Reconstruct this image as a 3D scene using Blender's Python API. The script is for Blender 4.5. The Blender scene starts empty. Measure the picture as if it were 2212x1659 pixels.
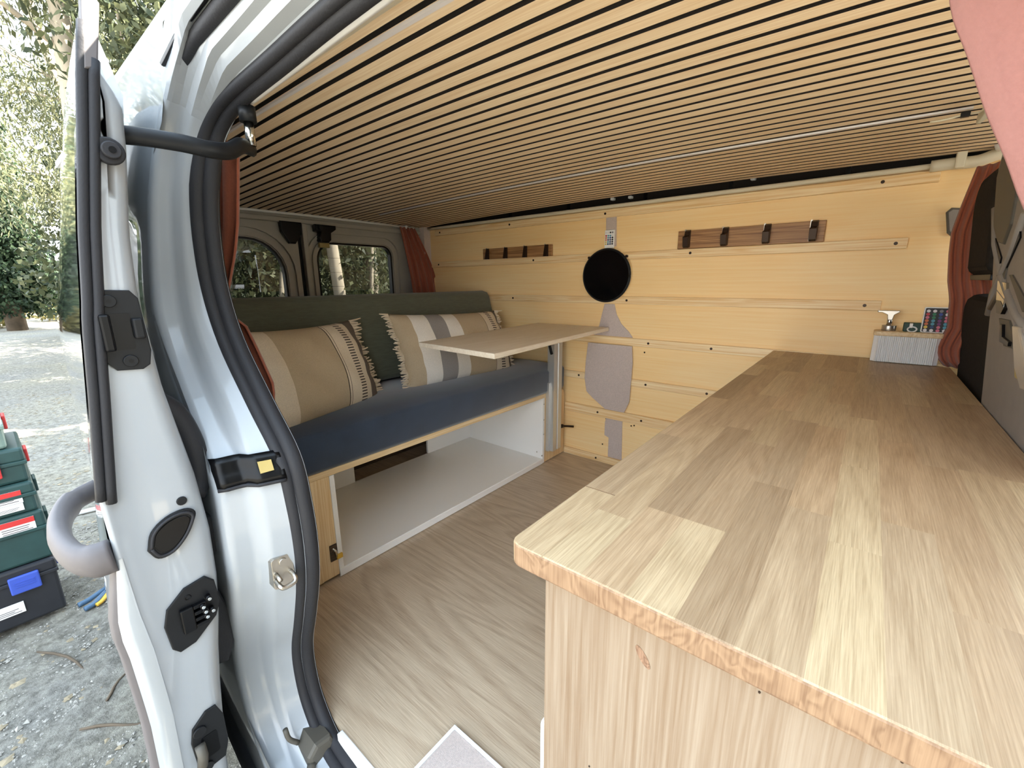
import bpy, bmesh, math, random
import numpy as np
from mathutils import Vector, Matrix
random.seed(7); rng = np.random.default_rng(7)
D = bpy.data; SC = bpy.context.scene; COL = SC.collection
PI = math.pi

# ------------------------------------------------------------------ camera
F_PX, YAW, PITCH, ROLL = 930.2, 0.68554, 0.23320, 0.00853
CAM = Vector((0, 0, 0.95))
def cam_axes(a, b, g):
    fwd = Vector((-math.sin(a)*math.cos(b), math.cos(a)*math.cos(b), -math.sin(b)))
    right = Vector((math.cos(a), math.sin(a), 0)); down = fwd.cross(right)
    return math.cos(g)*right + math.sin(g)*down, -math.sin(g)*right + math.cos(g)*down, fwd
_r, _d, _f = cam_axes(YAW, PITCH, ROLL)
cd = D.cameras.new('camera'); cam = D.objects.new('camera', cd); COL.objects.link(cam)
cd.sensor_width = 36; cd.lens = F_PX/2212*36; cd.clip_start = 0.01; cd.clip_end = 500
M = Matrix.Identity(4)
for i in range(3):
    M[i][0], M[i][1], M[i][2], M[i][3] = _r[i], -_d[i], -_f[i], CAM[i]
cam.matrix_world = M
SC.camera = cam

# ------------------------------------------------------------------ light
SC.view_settings.view_transform = 'Standard'; SC.view_settings.look = 'None'
SC.view_settings.gamma = 1; SC.view_settings.use_curve_mapping = False
SC.view_settings.exposure = 2.62
SUN_DIR = Vector((0.50, 0.50, 0.74)).normalized()
world = D.worlds.new('sky'); SC.world = world; world.use_nodes = True
nt = world.node_tree; nt.nodes.clear()
wo = nt.nodes.new('ShaderNodeOutputWorld'); bg = nt.nodes.new('ShaderNodeBackground')
geo = nt.nodes.new('ShaderNodeTexCoord'); sep = nt.nodes.new('ShaderNodeSeparateXYZ')
ramp = nt.nodes.new('ShaderNodeValToRGB')
nt.links.new(geo.outputs['Generated'], sep.inputs[0]); nt.links.new(sep.outputs['Z'], ramp.inputs[0])
ramp.color_ramp.elements[0].position = 0.0; ramp.color_ramp.elements[0].color = (0.93, 0.965, 1.0, 1)
ramp.color_ramp.elements[1].position = 0.9; ramp.color_ramp.elements[1].color = (0.62, 0.80, 1.0, 1)
nt.links.new(ramp.outputs[0], bg.inputs[0]); bg.inputs[1].default_value = 1.0
nt.links.new(bg.outputs[0], wo.inputs[0])
sl = D.lights.new('sun', 'SUN'); sl.energy = 11.0; sl.angle = math.radians(0.6); sl.color = (1.0, 0.93, 0.80)
so = D.objects.new('sun', sl); COL.objects.link(so)
so.rotation_euler = SUN_DIR.to_track_quat('Z', 'Y').to_euler(); so.location = SUN_DIR*30

# ------------------------------------------------------------------ materials
def srgb(r, g, b):
    f = lambda c: (c/255/12.92) if c/255 <= 0.04045 else ((c/255+0.055)/1.055)**2.4
    return (f(r), f(g), f(b), 1)
def new_mat(name):
    m = D.materials.new(name); m.use_nodes = True
    return m, m.node_tree, m.node_tree.nodes['Principled BSDF']
def N(nt, t, **kw):
    n = nt.nodes.new(t)
    for k, v in kw.items(): setattr(n, k, v)
    return n
def set_in(n, **kw):
    for k, v in kw.items(): n.inputs[k.replace('_', ' ')].default_value = v
def plain(name, col, rough=0.5, metal=0.0, noise=0.0, nscale=40, bump=0.0, bscale=200, coat=0.0, sheen=0.0, stretch=(1,1,1)):
    m, nt, b = new_mat(name)
    b.inputs['Base Color'].default_value = col
    b.inputs['Roughness'].default_value = rough; b.inputs['Metallic'].default_value = metal
    if coat: b.inputs['Coat Weight'].default_value = coat; b.inputs['Coat Roughness'].default_value = 0.04
    if sheen: b.inputs['Sheen Weight'].default_value = sheen
    tc = N(nt, 'ShaderNodeTexCoord'); mp = N(nt, 'ShaderNodeMapping'); mp.inputs['Scale'].default_value = stretch
    nt.links.new(tc.outputs['Object'], mp.inputs[0])
    if noise:
        n = N(nt, 'ShaderNodeTexNoise'); set_in(n, Scale=nscale, Detail=5.0)
        nt.links.new(mp.outputs[0], n.inputs['Vector'])
        mx = N(nt, 'ShaderNodeMix', data_type='RGBA', blend_type='MULTIPLY'); mx.inputs[0].default_value = 1
        rp = N(nt, 'ShaderNodeMapRange'); rp.inputs[1].default_value = 0.25; rp.inputs[2].default_value = 0.75
        rp.inputs[3].default_value = 1-noise; rp.inputs[4].default_value = 1+noise*0.6
        nt.links.new(n.outputs[0], rp.inputs[0])
        mx.inputs[6].default_value = col; nt.links.new(rp.outputs[0], mx.inputs[7]); nt.links.new(mx.outputs[2], b.inputs['Base Color'])
    if bump:
        n2 = N(nt, 'ShaderNodeTexNoise'); set_in(n2, Scale=bscale, Detail=3.0); nt.links.new(mp.outputs[0], n2.inputs['Vector'])
        bp = N(nt, 'ShaderNodeBump'); bp.inputs['Strength'].default_value = bump; bp.inputs['Distance'].default_value = 0.003
        nt.links.new(n2.outputs[0], bp.inputs['Height']); nt.links.new(bp.outputs[0], b.inputs['Normal'])
    return m
def wood(name, light, dark, axis='x', scale=9.0, along=0.12, fine=160, rings=1.0, rough=0.55, per_object=0.0, tints=None, bump=0.05, dist=2.2, knots=0.0, rw=0.45, fw=0.55):
    """Long-grain timber: rings warped by noise, fine pores, optional per-piece shade."""
    m, nt, b = new_mat(name); L = nt.links.new
    tc = N(nt, 'ShaderNodeTexCoord'); oi = N(nt, 'ShaderNodeObjectInfo')
    add = N(nt, 'ShaderNodeVectorMath', operation='MULTIPLY_ADD'); add.inputs[1].default_value = (37.1, 21.7, 13.3)
    cmb = N(nt, 'ShaderNodeCombineXYZ')
    for i in range(3): L(oi.outputs['Random'], cmb.inputs[i])
    L(cmb.outputs[0], add.inputs[0]); L(tc.outputs['Object'], add.inputs[2])
    src = add.outputs[0] if per_object or tints else tc.outputs['Object']
    st = {'x': (along, 1, 1), 'y': (1, along, 1), 'z': (1, 1, along)}[axis]
    mp = N(nt, 'ShaderNodeMapping'); mp.inputs['Scale'].default_value = st; L(src, mp.inputs[0])
    n1 = N(nt, 'ShaderNodeTexNoise'); set_in(n1, Scale=scale, Detail=2.0, Distortion=0.6); L(mp.outputs[0], n1.inputs['Vector'])
    mul = N(nt, 'ShaderNodeMath', operation='MULTIPLY'); mul.inputs[1].default_value = 14*dist/2.2*rings; L(n1.outputs[0], mul.inputs[0])
    fr = N(nt, 'ShaderNodeMath', operation='FRACT'); L(mul.outputs[0], fr.inputs[0])
    rg = N(nt, 'ShaderNodeValToRGB'); cr = rg.color_ramp
    cr.interpolation = 'B_SPLINE'
    cr.elements[0].position = 0; cr.elements[0].color = (0, 0, 0, 1); cr.elements[1].position = 0.45; cr.elements[1].color = (0.25, 0.25, 0.25, 1)
    e = cr.elements.new(0.75); e.color = (1, 1, 1, 1); e = cr.elements.new(1.0); e.color = (0, 0, 0, 1)
    L(fr.outputs[0], rg.inputs[0])
    st2 = {'x': (0.02, 1, 1), 'y': (1, 0.02, 1), 'z': (1, 1, 0.02)}[axis]
    mp2 = N(nt, 'ShaderNodeMapping'); mp2.inputs['Scale'].default_value = st2; L(src, mp2.inputs[0])
    n2 = N(nt, 'ShaderNodeTexNoise'); set_in(n2, Scale=fine, Detail=4.0, Roughness=0.65); L(mp2.outputs[0], n2.inputs['Vector'])
    ma = N(nt, 'ShaderNodeMath', operation='MULTIPLY_ADD'); ma.inputs[1].default_value = rw; L(rg.outputs[0], ma.inputs[0])
    sb = N(nt, 'ShaderNodeMapRange'); sb.inputs[1].default_value = 0.3; sb.inputs[2].default_value = 0.7; sb.inputs[3].default_value = 0.5-fw; sb.inputs[4].default_value = 0.3+fw
    L(n2.outputs[0], sb.inputs[0]); L(sb.outputs[0], ma.inputs[2])
    mx = N(nt, 'ShaderNodeMix', data_type='RGBA'); mx.clamp_factor = True
    mx.inputs[6].default_value = light; mx.inputs[7].default_value = dark; L(ma.outputs[0], mx.inputs[0])
    out = mx.outputs[2]
    if tints:
        tr = N(nt, 'ShaderNodeValToRGB'); tr.color_ramp.interpolation = 'LINEAR'
        while len(tr.color_ramp.elements) < len(tints): tr.color_ramp.elements.new(0.5)
        for i, t in enumerate(tints):
            tr.color_ramp.elements[i].position = i/(len(tints)-1); tr.color_ramp.elements[i].color = t
        L(oi.outputs['Random'], tr.inputs[0])
        mm = N(nt, 'ShaderNodeMix', data_type='RGBA', blend_type='MULTIPLY'); mm.inputs[0].default_value = 1
        L(out, mm.inputs[6]); L(tr.outputs[0], mm.inputs[7]); out = mm.outputs[2]
    if knots:
        vo = N(nt, 'ShaderNodeTexVoronoi'); set_in(vo, Scale=knots); L(mp.outputs[0], vo.inputs['Vector'])
        kr = N(nt, 'ShaderNodeMapRange'); kr.inputs[1].default_value = 0.02; kr.inputs[2].default_value = 0.10; kr.inputs[3].default_value = 0.6; kr.inputs[4].default_value = 0
        L(vo.outputs[0], kr.inputs[0]); km = N(nt, 'ShaderNodeMix', data_type='RGBA'); km.clamp_factor = True
        L(kr.outputs[0], km.inputs[0]); L(out, km.inputs[6]); km.inputs[7].default_value = tuple(c*0.5 for c in dark[:3])+(1,); out = km.outputs[2]
    L(out, b.inputs['Base Color']); b.inputs['Roughness'].default_value = rough
    bp = N(nt, 'ShaderNodeBump'); bp.inputs['Strength'].default_value = bump; bp.inputs['Distance'].default_value = 0.002
    L(ma.outputs[0], bp.inputs['Height']); L(bp.outputs[0], b.inputs['Normal'])
    return m

MT = {}
MT['slat'] = wood('ceiling_oak_veneer', srgb(252,232,200), srgb(228,196,154), 'x', 9, 0.05, 260, 0.6, 0.5, per_object=1, tints=[(0.95,0.94,0.93,1),(1.0,1.0,1.0,1)], rw=0.3)
MT['felt_black'] = plain('black_acoustic_felt', srgb(30,24,20), 0.95, bump=0.3, bscale=600)
MT['ply'] = wood('poplar_plywood', srgb(253,226,174), srgb(246,206,142), 'x', 2.2, 0.20, 120, 0.35, 0.5, bump=0.015, rw=0.5, fw=0.45)
MT['batten'] = wood('pine_batten', srgb(252,232,190), srgb(228,186,126), 'x', 18, 0.05, 150, 0.5, 0.5, per_object=1, rw=0.55)
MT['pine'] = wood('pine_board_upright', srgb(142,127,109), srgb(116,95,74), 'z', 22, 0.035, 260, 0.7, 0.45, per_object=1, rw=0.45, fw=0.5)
MT['pine_in'] = wood('pine_bench_panel', srgb(242,218,176), srgb(216,178,126), 'z', 14, 0.05, 200, 0.8, 0.45, per_object=1)
MT['pine_y'] = wood('pine_board_long', srgb(240,218,178), srgb(212,180,132), 'y', 12, 0.06, 170, 0.8, 0.5, per_object=1)
MT['table'] = wood('table_board', srgb(242,232,214), srgb(222,206,182), 'y', 10, 0.08, 170, 0.8, 0.5, rw=0.4)
MT['oak'] = wood('oak_stave', srgb(192,171,142), srgb(142,119,92), 'y', 14, 0.06, 850, 0.8, 0.45, per_object=1,
                 tints=[(0.70,0.64,0.58,1),(1.0,0.98,0.94,1),(0.86,0.79,0.72,1),(1.18,1.20,1.12,1),(0.94,0.93,0.86,1),(1.08,1.02,0.94,1),(0.78,0.73,0.68,1)], bump=0.08, rw=0.32, fw=0.42)
MT['oak_end'] = wood('oak_end_grain', srgb(152,123,94), srgb(110,82,58), 'z', 26, 0.8, 500, 0.6, 0.5, per_object=1, bump=0.05, rw=0.6, fw=0.4)
MT['floor'] = wood('floor_oak_vinyl', srgb(216,198,172), srgb(158,136,112), 'x', 4.6, 0.09, 560, 1.1, 0.38, bump=0.06, dist=2.4, rw=0.42, fw=0.45)
MT['walnut'] = wood('walnut_board', srgb(190,144,94), srgb(124,84,50), 'x', 14, 0.10, 150, 0.9, 0.45, per_object=1)
MT['darkwood'] = wood('dark_backboard', srgb(96,76,56), srgb(56,42,30), 'y', 9, 0.1, 150, 0.9, 0.6)
MT['paint'] = plain('white_car_paint', srgb(164,168,171), 0.28, coat=1.0, noise=0.03, nscale=6)
MT['paint_dull'] = plain('white_paint_jamb', srgb(156,161,166), 0.34, coat=0.5, noise=0.04, nscale=9)
MT['paint_in'] = plain('white_paint_rear_door', srgb(172,168,158), 0.4, coat=0.4, noise=0.05, nscale=9)
MT['rubber'] = plain('black_rubber', srgb(44,44,47), 0.55, bump=0.15, bscale=300)
MT['plastic'] = plain('black_plastic', srgb(26,27,29), 0.42, noise=0.2, nscale=30)
MT['plastic_dk'] = plain('deep_black_plastic', srgb(9,9,11), 0.3)
for _k in ('plastic', 'plastic_dk', 'rubber'): MT[_k].node_tree.nodes['Principled BSDF'].inputs['Specular IOR Level'].default_value = 0.22
MT['disc'] = plain('black_glass', srgb(4,4,6), 0.12)
MT['grey_plastic'] = plain('grey_seat_plastic', srgb(136,130,124), 0.6, noise=0.08, nscale=30, bump=0.15, bscale=500)
MT['grey_dark'] = plain('grey_dark_plastic', srgb(84,80,72), 0.6)
MT['trim_grey'] = plain('grey_bumper_plastic', srgb(92,87,88), 0.55, noise=0.1)
MT['seat_fabric'] = plain('charcoal_seat_fabric', srgb(46,43,40), 0.95, noise=0.25, nscale=120, bump=0.4, bscale=900)
MT['seat_fabric'].node_tree.nodes['Principled BSDF'].inputs['Specular IOR Level'].default_value = 0.1
MT['metal'] = plain('zinc_steel', srgb(188,182,172), 0.35, metal=1.0)
MT['alu'] = plain('aluminium_profile', srgb(214,214,212), 0.38, metal=0.75)
MT['chrome'] = plain('polished_chrome', srgb(210,208,200), 0.15, metal=1.0)
MT['brass'] = plain('brass', srgb(206,160,70), 0.35, metal=1.0)
MT['gold'] = plain('gold_sticker', srgb(168,148,88), 0.4)
MT['white'] = plain('white_melamine', srgb(244,242,238), 0.35)
MT['white_plastic'] = plain('white_plastic', srgb(238,238,236), 0.45)
MT['cream'] = plain('cream_tube', srgb(214,206,184), 0.5)
MT['led'] = plain('led_silicone', srgb(222,216,216), 0.35)
MT['screw'] = plain('screw_black', srgb(52,36,26), 0.4, metal=0.5)
MT['blue'] = plain('navy_velvet', srgb(42,56,75), 0.85, noise=0.28, nscale=9, sheen=0.5, bump=0.15, bscale=400)
MT['green'] = plain('olive_weave', srgb(92,95,80), 0.9, noise=0.18, nscale=160, stretch=(1,0.15,1), bump=0.3, bscale=700, sheen=0.2)
MT['rust'] = plain('rust_linen', srgb(154,84,60), 0.9, noise=0.12, nscale=260, bump=0.2, bscale=900, sheen=0.2)
MT['rust_backlit'] = plain('rust_linen_backlit', srgb(172,124,114), 0.9, noise=0.10, nscale=300, bump=0.25, bscale=900, sheen=0.2, stretch=(1,3,1))  # rust linen again, its backlit glow painted in as a lighter base colour
_m = MT['rust_backlit']; _nt = _m.node_tree; _o = _nt.nodes['Material Output']; _p = _nt.nodes['Principled BSDF']
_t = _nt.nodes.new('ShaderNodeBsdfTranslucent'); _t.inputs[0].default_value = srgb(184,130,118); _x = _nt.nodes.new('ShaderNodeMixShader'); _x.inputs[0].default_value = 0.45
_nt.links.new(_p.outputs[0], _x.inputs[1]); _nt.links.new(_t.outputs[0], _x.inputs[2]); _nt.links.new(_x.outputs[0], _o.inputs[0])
MT['carpet'] = plain('mauve_carpet', srgb(206,190,182), 1.0, noise=0.14, nscale=220, bump=0.7, bscale=900, sheen=0.3)
MT['fringe'] = plain('cream_cotton', srgb(220,206,184), 0.95)
MT['box_green'] = plain('dark_green_case', srgb(38,66,64), 0.45, noise=0.25, nscale=12)
MT['box_grey'] = plain('sage_grey_case', srgb(120,140,130), 0.45, noise=0.1)
MT['box_black'] = plain('black_case', srgb(36,37,42), 0.45, noise=0.25, nscale=12)
MT['box_light'] = plain('pale_lid', srgb(190,205,205), 0.3)
MT['red'] = plain('red_plastic', srgb(196,52,50), 0.45)
MT['bluecatch'] = plain('blue_plastic', srgb(60,84,176), 0.45)
MT['sticker'] = plain('white_sticker', srgb(228,226,222), 0.5)
MT['ink'] = plain('sticker_ink', srgb(90,80,80), 0.6)
MT['bluegrey'] = plain('blue_grey_handle', srgb(70,98,124), 0.5)
MT['yellow'] = plain('yellow_handle', srgb(214,170,60), 0.5)
MT['darkgreen'] = plain('dark_green_card', srgb(24,60,46), 0.5)
MT['bark'] = plain('pale_bark', srgb(176,164,146), 0.9, noise=0.45, nscale=5, stretch=(1,1,0.25), bump=0.5, bscale=20)
MT['bark_dark'] = plain('brown_bark', srgb(96,82,66), 0.9, noise=0.4, nscale=6, bump=0.5, bscale=20)
MT['tint'] = None
def leaf_mat(name, a, b):
    m, nt, bs = new_mat(name); L = nt.links.new
    gi = N(nt, 'ShaderNodeNewGeometry'); mx = N(nt, 'ShaderNodeMix', data_type='RGBA'); mx.inputs[6].default_value = a; mx.inputs[7].default_value = b
    L(gi.outputs['Random Per Island'], mx.inputs[0]); L(mx.outputs[2], bs.inputs['Base Color']); bs.inputs['Roughness'].default_value = 0.6
    tr = N(nt, 'ShaderNodeBsdfTranslucent'); L(mx.outputs[2], tr.inputs[0]); ad = N(nt, 'ShaderNodeMixShader'); ad.inputs[0].default_value = 0.35
    L(bs.outputs[0], ad.inputs[1]); L(tr.outputs[0], ad.inputs[2]); L(ad.outputs[0], nt.nodes['Material Output'].inputs[0])
    return m
MT['leaf_euc'] = leaf_mat('eucalyptus_leaf', srgb(66,76,54), srgb(124,124,90))
MT['leaf_dark'] = leaf_mat('dark_conifer_leaf', srgb(34,52,36), srgb(66,86,58))
MT['leaf_yel'] = leaf_mat('yellow_shrub_leaf', srgb(112,110,66), srgb(158,148,98))
MT['leaf_forest'] = leaf_mat('forest_leaf', srgb(44,56,38), srgb(96,100,68))
def glass_mat(name, tint, refl=0.08):
    m, nt, b = new_mat(name); nt.nodes.remove(b); L = nt.links.new
    t = N(nt, 'ShaderNodeBsdfTransparent'); t.inputs[0].default_value = tint
    g = N(nt, 'ShaderNodeBsdfGlossy'); g.inputs['Roughness'].default_value = 0.01; g.inputs[0].default_value = (1,1,1,1)
    fr = N(nt, 'ShaderNodeFresnel'); fr.inputs[0].default_value = 1.5
    mx = N(nt, 'ShaderNodeMixShader'); L(fr.outputs[0], mx.inputs[0]); L(t.outputs[0], mx.inputs[1]); L(g.outputs[0], mx.inputs[2])
    L(mx.outputs[0], nt.nodes['Material Output'].inputs[0])
    return m
MT['tint'] = glass_mat('tinted_glass', (0.12,0.125,0.125,1))
MT['glass'] = glass_mat('clear_glass', (0.9,0.94,0.94,1))
MT['doorglass'] = plain('door_window_glass', srgb(60,66,70), 0.03, coat=1.0)
def pillow_mat(name, stops, dash):
    """Woven stripes laid across the pillow width, with one row of stitched dashes and two fine lines."""
    m, nt, b = new_mat(name); L = nt.links.new
    tc = N(nt, 'ShaderNodeTexCoord'); sp = N(nt, 'ShaderNodeSeparateXYZ'); L(tc.outputs['Generated'], sp.inputs[0])
    r = N(nt, 'ShaderNodeValToRGB'); r.color_ramp.interpolation = 'CONSTANT'
    while len(r.color_ramp.elements) < len(stops): r.color_ramp.elements.new(0.5)
    for i, (p, c) in enumerate(stops): r.color_ramp.elements[i].position = p; r.color_ramp.elements[i].color = c
    L(sp.outputs['X'], r.inputs[0])
    gt = N(nt, 'ShaderNodeMath', operation='GREATER_THAN'); gt.inputs[1].default_value = dash[0]; L(sp.outputs['X'], gt.inputs[0])
    lt = N(nt, 'ShaderNodeMath', operation='LESS_THAN'); lt.inputs[1].default_value = dash[1]; L(sp.outputs['X'], lt.inputs[0])
    mu = N(nt, 'ShaderNodeMath', operation='MULTIPLY'); mu.inputs[1].default_value = dash[2]; L(sp.outputs['Y'], mu.inputs[0])
    fr = N(nt, 'ShaderNodeMath', operation='FRACT'); L(mu.outputs[0], fr.inputs[0])
    l2 = N(nt, 'ShaderNodeMath', operation='LESS_THAN'); l2.inputs[1].default_value = 0.42; L(fr.outputs[0], l2.inputs[0])
    m1 = N(nt, 'ShaderNodeMath', operation='MULTIPLY'); L(gt.outputs[0], m1.inputs[0]); L(lt.outputs[0], m1.inputs[1])
    m2 = N(nt, 'ShaderNodeMath', operation='MULTIPLY'); L(m1.outputs[0], m2.inputs[0]); L(l2.outputs[0], m2.inputs[1])
    mx = N(nt, 'ShaderNodeMix', data_type='RGBA'); mx.inputs[7].default_value = srgb(70,62,56); L(m2.outputs[0], mx.inputs[0]); L(r.outputs[0], mx.inputs[6])
    n = N(nt, 'ShaderNodeTexNoise'); set_in(n, Scale=420.0, Detail=2.0); L(tc.outputs['Object'], n.inputs['Vector'])
    rp = N(nt, 'ShaderNodeMapRange'); rp.inputs[3].default_value = 0.75; rp.inputs[4].default_value = 1.22; L(n.outputs[0], rp.inputs[0])
    mm = N(nt, 'ShaderNodeMix', data_type='RGBA', blend_type='MULTIPLY'); mm.inputs[0].default_value = 1; L(mx.outputs[2], mm.inputs[6]); L(rp.outputs[0], mm.inputs[7])
    L(mm.outputs[2], b.inputs['Base Color']); b.inputs['Roughness'].default_value = 0.95
    bp = N(nt, 'ShaderNodeBump'); bp.inputs['Strength'].default_value = 0.3; bp.inputs['Distance'].default_value = 0.002
    L(n.outputs[0], bp.inputs['Height']); L(bp.outputs[0], b.inputs['Normal'])
    return m
def ground_mat():
    m, nt, b = new_mat('sandy_ground'); L = nt.links.new
    tc = N(nt, 'ShaderNodeTexCoord')
    n1 = N(nt, 'ShaderNodeTexNoise'); set_in(n1, Scale=0.8, Detail=6.0, Roughness=0.7); L(tc.outputs['Object'], n1.inputs['Vector'])
    n2 = N(nt, 'ShaderNodeTexNoise'); set_in(n2, Scale=26.0, Detail=7.0, Roughness=0.75); L(tc.outputs['Object'], n2.inputs['Vector'])
    r1 = N(nt, 'ShaderNodeValToRGB'); c = r1.color_ramp
    c.elements[0].position = 0.35; c.elements[0].color = srgb(166,162,154); c.elements[1].position = 0.68; c.elements[1].color = srgb(182,174,154)
    L(n1.outputs[0], r1.inputs[0])
    r2 = N(nt, 'ShaderNodeValToRGB'); c = r2.color_ramp
    c.elements[0].position = 0.36; c.elements[0].color = (0.20,0.195,0.18,1); c.elements[1].position = 0.62; c.elements[1].color = (1,1,1,1)
    L(n2.outputs[0], r2.inputs[0])
    mm = N(nt, 'ShaderNodeMix', data_type='RGBA', blend_type='MULTIPLY'); mm.inputs[0].default_value = 0.75; L(r1.outputs[0], mm.inputs[6]); L(r2.outputs[0], mm.inputs[7])
    L(mm.outputs[2], b.inputs['Base Color']); b.inputs['Roughness'].default_value = 1.0
    bp = N(nt, 'ShaderNodeBump'); bp.inputs['Strength'].default_value = 1.0; bp.inputs['Distance'].default_value = 0.035; L(n2.outputs[0], bp.inputs['Height']); L(bp.outputs[0], b.inputs['Normal'])
    return m
MT['ground'] = ground_mat()

# ------------------------------------------------------------------ helpers
def wloc(o):
    v = Vector((0,0,0))
    while o is not None: v += o.location; o = o.parent
    return v
def obj(name, data, parent=None):
    o = D.objects.new(name, data); COL.objects.link(o)
    if parent is not None: o.parent = parent
    return o
def tag(o, label=None, cat=None, group=None, kind=None):
    if label: o['label'] = label
    if cat: o['category'] = cat
    if group: o['group'] = group
    if kind: o['kind'] = kind
    return o
def thing(name, label, cat, loc=(0,0,0), group=None):
    o = obj(name, None); o.location = loc; o.empty_display_size = 0.05
    return tag(o, label, cat, group)
def struct(name, loc=(0,0,0)):
    o = obj(name, None); o.location = loc; o['kind'] = 'structure'; o.empty_display_size = 0.05
    return o
def mesh(name, verts, faces, mat, parent=None, smooth=False):
    """World-space vertices; stored relative to the parent thing's base."""
    off = wloc(parent) if parent is not None else Vector((0,0,0))
    me = D.meshes.new(name); me.from_pydata([tuple(Vector(v)-off) for v in verts], [], faces)
    me.materials.append(MT[mat] if isinstance(mat, str) else mat)
    bm = bmesh.new(); bm.from_mesh(me); bmesh.ops.recalc_face_normals(bm, faces=bm.faces); bm.to_mesh(me); bm.free()
    if smooth:
        for p in me.polygons: p.use_smooth = True
    me.update()
    return obj(name, me, parent)
def base_origin(o):
    """Move a single-mesh thing's origin to the middle of its base without moving the mesh."""
    cs = [v.co for v in o.data.vertices]
    c = Vector((sum(v.x for v in cs)/len(cs), sum(v.y for v in cs)/len(cs), min(v.z for v in cs)))
    o.data.transform(Matrix.Translation(-c)); o.location = o.location + c
    return o
def finish_bm(bm, name, mat, parent, smooth=False, shift=True):
    off = wloc(parent) if (parent is not None and shift) else Vector((0,0,0))
    bmesh.ops.translate(bm, verts=bm.verts, vec=-off)
    me = D.meshes.new(name); bm.to_mesh(me); bm.free()
    me.materials.append(MT[mat] if isinstance(mat, str) else mat)
    if smooth:
        for p in me.polygons: p.use_smooth = True
    return obj(name, me, parent)
def box(name, x, y, z, mat, parent=None, bevel=0.0, seg=2):
    bm = bmesh.new(); bmesh.ops.create_cube(bm, size=1)
    for v in bm.verts:
        v.co = Vector(((x[0]+x[1])/2+v.co.x*(x[1]-x[0]), (y[0]+y[1])/2+v.co.y*(y[1]-y[0]), (z[0]+z[1])/2+v.co.z*(z[1]-z[0])))
    if bevel: bmesh.ops.bevel(bm, geom=bm.edges[:], offset=bevel, segments=seg, affect='EDGES', profile=0.5)
    return finish_bm(bm, name, mat, parent, smooth=False)
def prism(name, poly, axis, a, b, mat, parent=None, bevel=0.0, seg=2, smooth=False):
    """poly in the two remaining axes (in order), extruded along axis from a to b."""
    def P(u, v, t):
        return {'x': (t,u,v), 'y': (u,t,v), 'z': (u,v,t)}[axis]
    bm = bmesh.new(); n = len(poly)
    va = [bm.verts.new(P(u,v,a)) for u,v in poly]; vb = [bm.verts.new(P(u,v,b)) for u,v in poly]
    fa = bm.faces.new(va); fb = bm.faces.new(vb[::-1])
    for i in range(n): bm.faces.new((va[i], vb[i], vb[(i+1)%n], va[(i+1)%n]))
    bmesh.ops.recalc_face_normals(bm, faces=bm.faces)
    if bevel:
        es = [e for e in bm.edges if e.verts[0].co[{'x':0,'y':1,'z':2}[axis]] == e.verts[1].co[{'x':0,'y':1,'z':2}[axis]]]
        bmesh.ops.bevel(bm, geom=es, offset=bevel, segments=seg, affect='EDGES', profile=0.5)
    return finish_bm(bm, name, mat, parent, smooth)
def rrect(x0, x1, y0, y1, r, n=5):
    if not isinstance(r, (list, tuple)): r = [r]*4
    out = []
    for (cx, cy, a0, q) in ((x1-r[0], y1-r[0], 0, r[0]), (x0+r[1], y1-r[1], PI/2, r[1]), (x0+r[2], y0+r[2], PI, r[2]), (x1-r[3], y0+r[3], 1.5*PI, r[3])):
        for i in range(n+1):
            a = a0+PI/2*i/n; out.append((cx+q*math.cos(a), cy+q*math.sin(a)))
    return out
def cyl(name, c, axis, r, h, mat, parent=None, n=20, r2=None, bevel=0.0):
    r2 = r if r2 is None else r2
    ax = Vector({'x':(1,0,0),'y':(0,1,0),'z':(0,0,1)}[axis] if isinstance(axis, str) else axis).normalized()
    bm = bmesh.new(); bmesh.ops.create_cone(bm, cap_ends=True, segments=n, radius1=r, radius2=r2, depth=h)
    if bevel:
        es = [e for e in bm.edges if abs(e.verts[0].co.z-e.verts[1].co.z) < 1e-6]
        bmesh.ops.bevel(bm, geom=es, offset=bevel, segments=2, affect='EDGES', profile=0.5)
    bmesh.ops.transform(bm, verts=bm.verts, matrix=Matrix.Translation(Vector(c)) @ ax.to_track_quat('Z','Y').to_matrix().to_4x4())
    o = finish_bm(bm, name, mat, parent)
    for p in o.data.polygons: p.use_smooth = len(p.vertices) == 4
    return o
def tube_geo(pts, rad, n=8, close=False, flat=None):
    pts = [Vector(p) for p in pts]; m = len(pts); V = []; Fc = []
    rad = rad if isinstance(rad, (list, tuple)) else [rad]*m
    up = Vector((0,0,1)); prev = None
    for i, p in enumerate(pts):
        t = (pts[min(i+1,m-1)]-pts[max(i-1,0)]).normalized()
        if prev is None:
            a = up if abs(t.dot(up)) < 0.95 else Vector((1,0,0)); nrm = (a-t*a.dot(t)).normalized()
        else: nrm = (prev-t*prev.dot(t)).normalized()
        prev = nrm; bi = t.cross(nrm)
        for k in range(n):
            an = 2*PI*k/n; fx = flat if flat else 1.0
            V.append(p+rad[i]*(math.cos(an)*nrm+fx*math.sin(an)*bi))
    for i in range(m-1):
        for k in range(n):
            Fc.append((i*n+k, i*n+(k+1)%n, (i+1)*n+(k+1)%n, (i+1)*n+k))
    Fc.append(tuple(range(n))[::-1]); Fc.append(tuple(range((m-1)*n, m*n)))
    return V, Fc
def tube(name, pts, rad, mat, parent=None, n=8, flat=None):
    V, Fc = tube_geo(pts, rad, n, flat=flat); return mesh(name, V, Fc, mat, parent, smooth=True)
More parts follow.
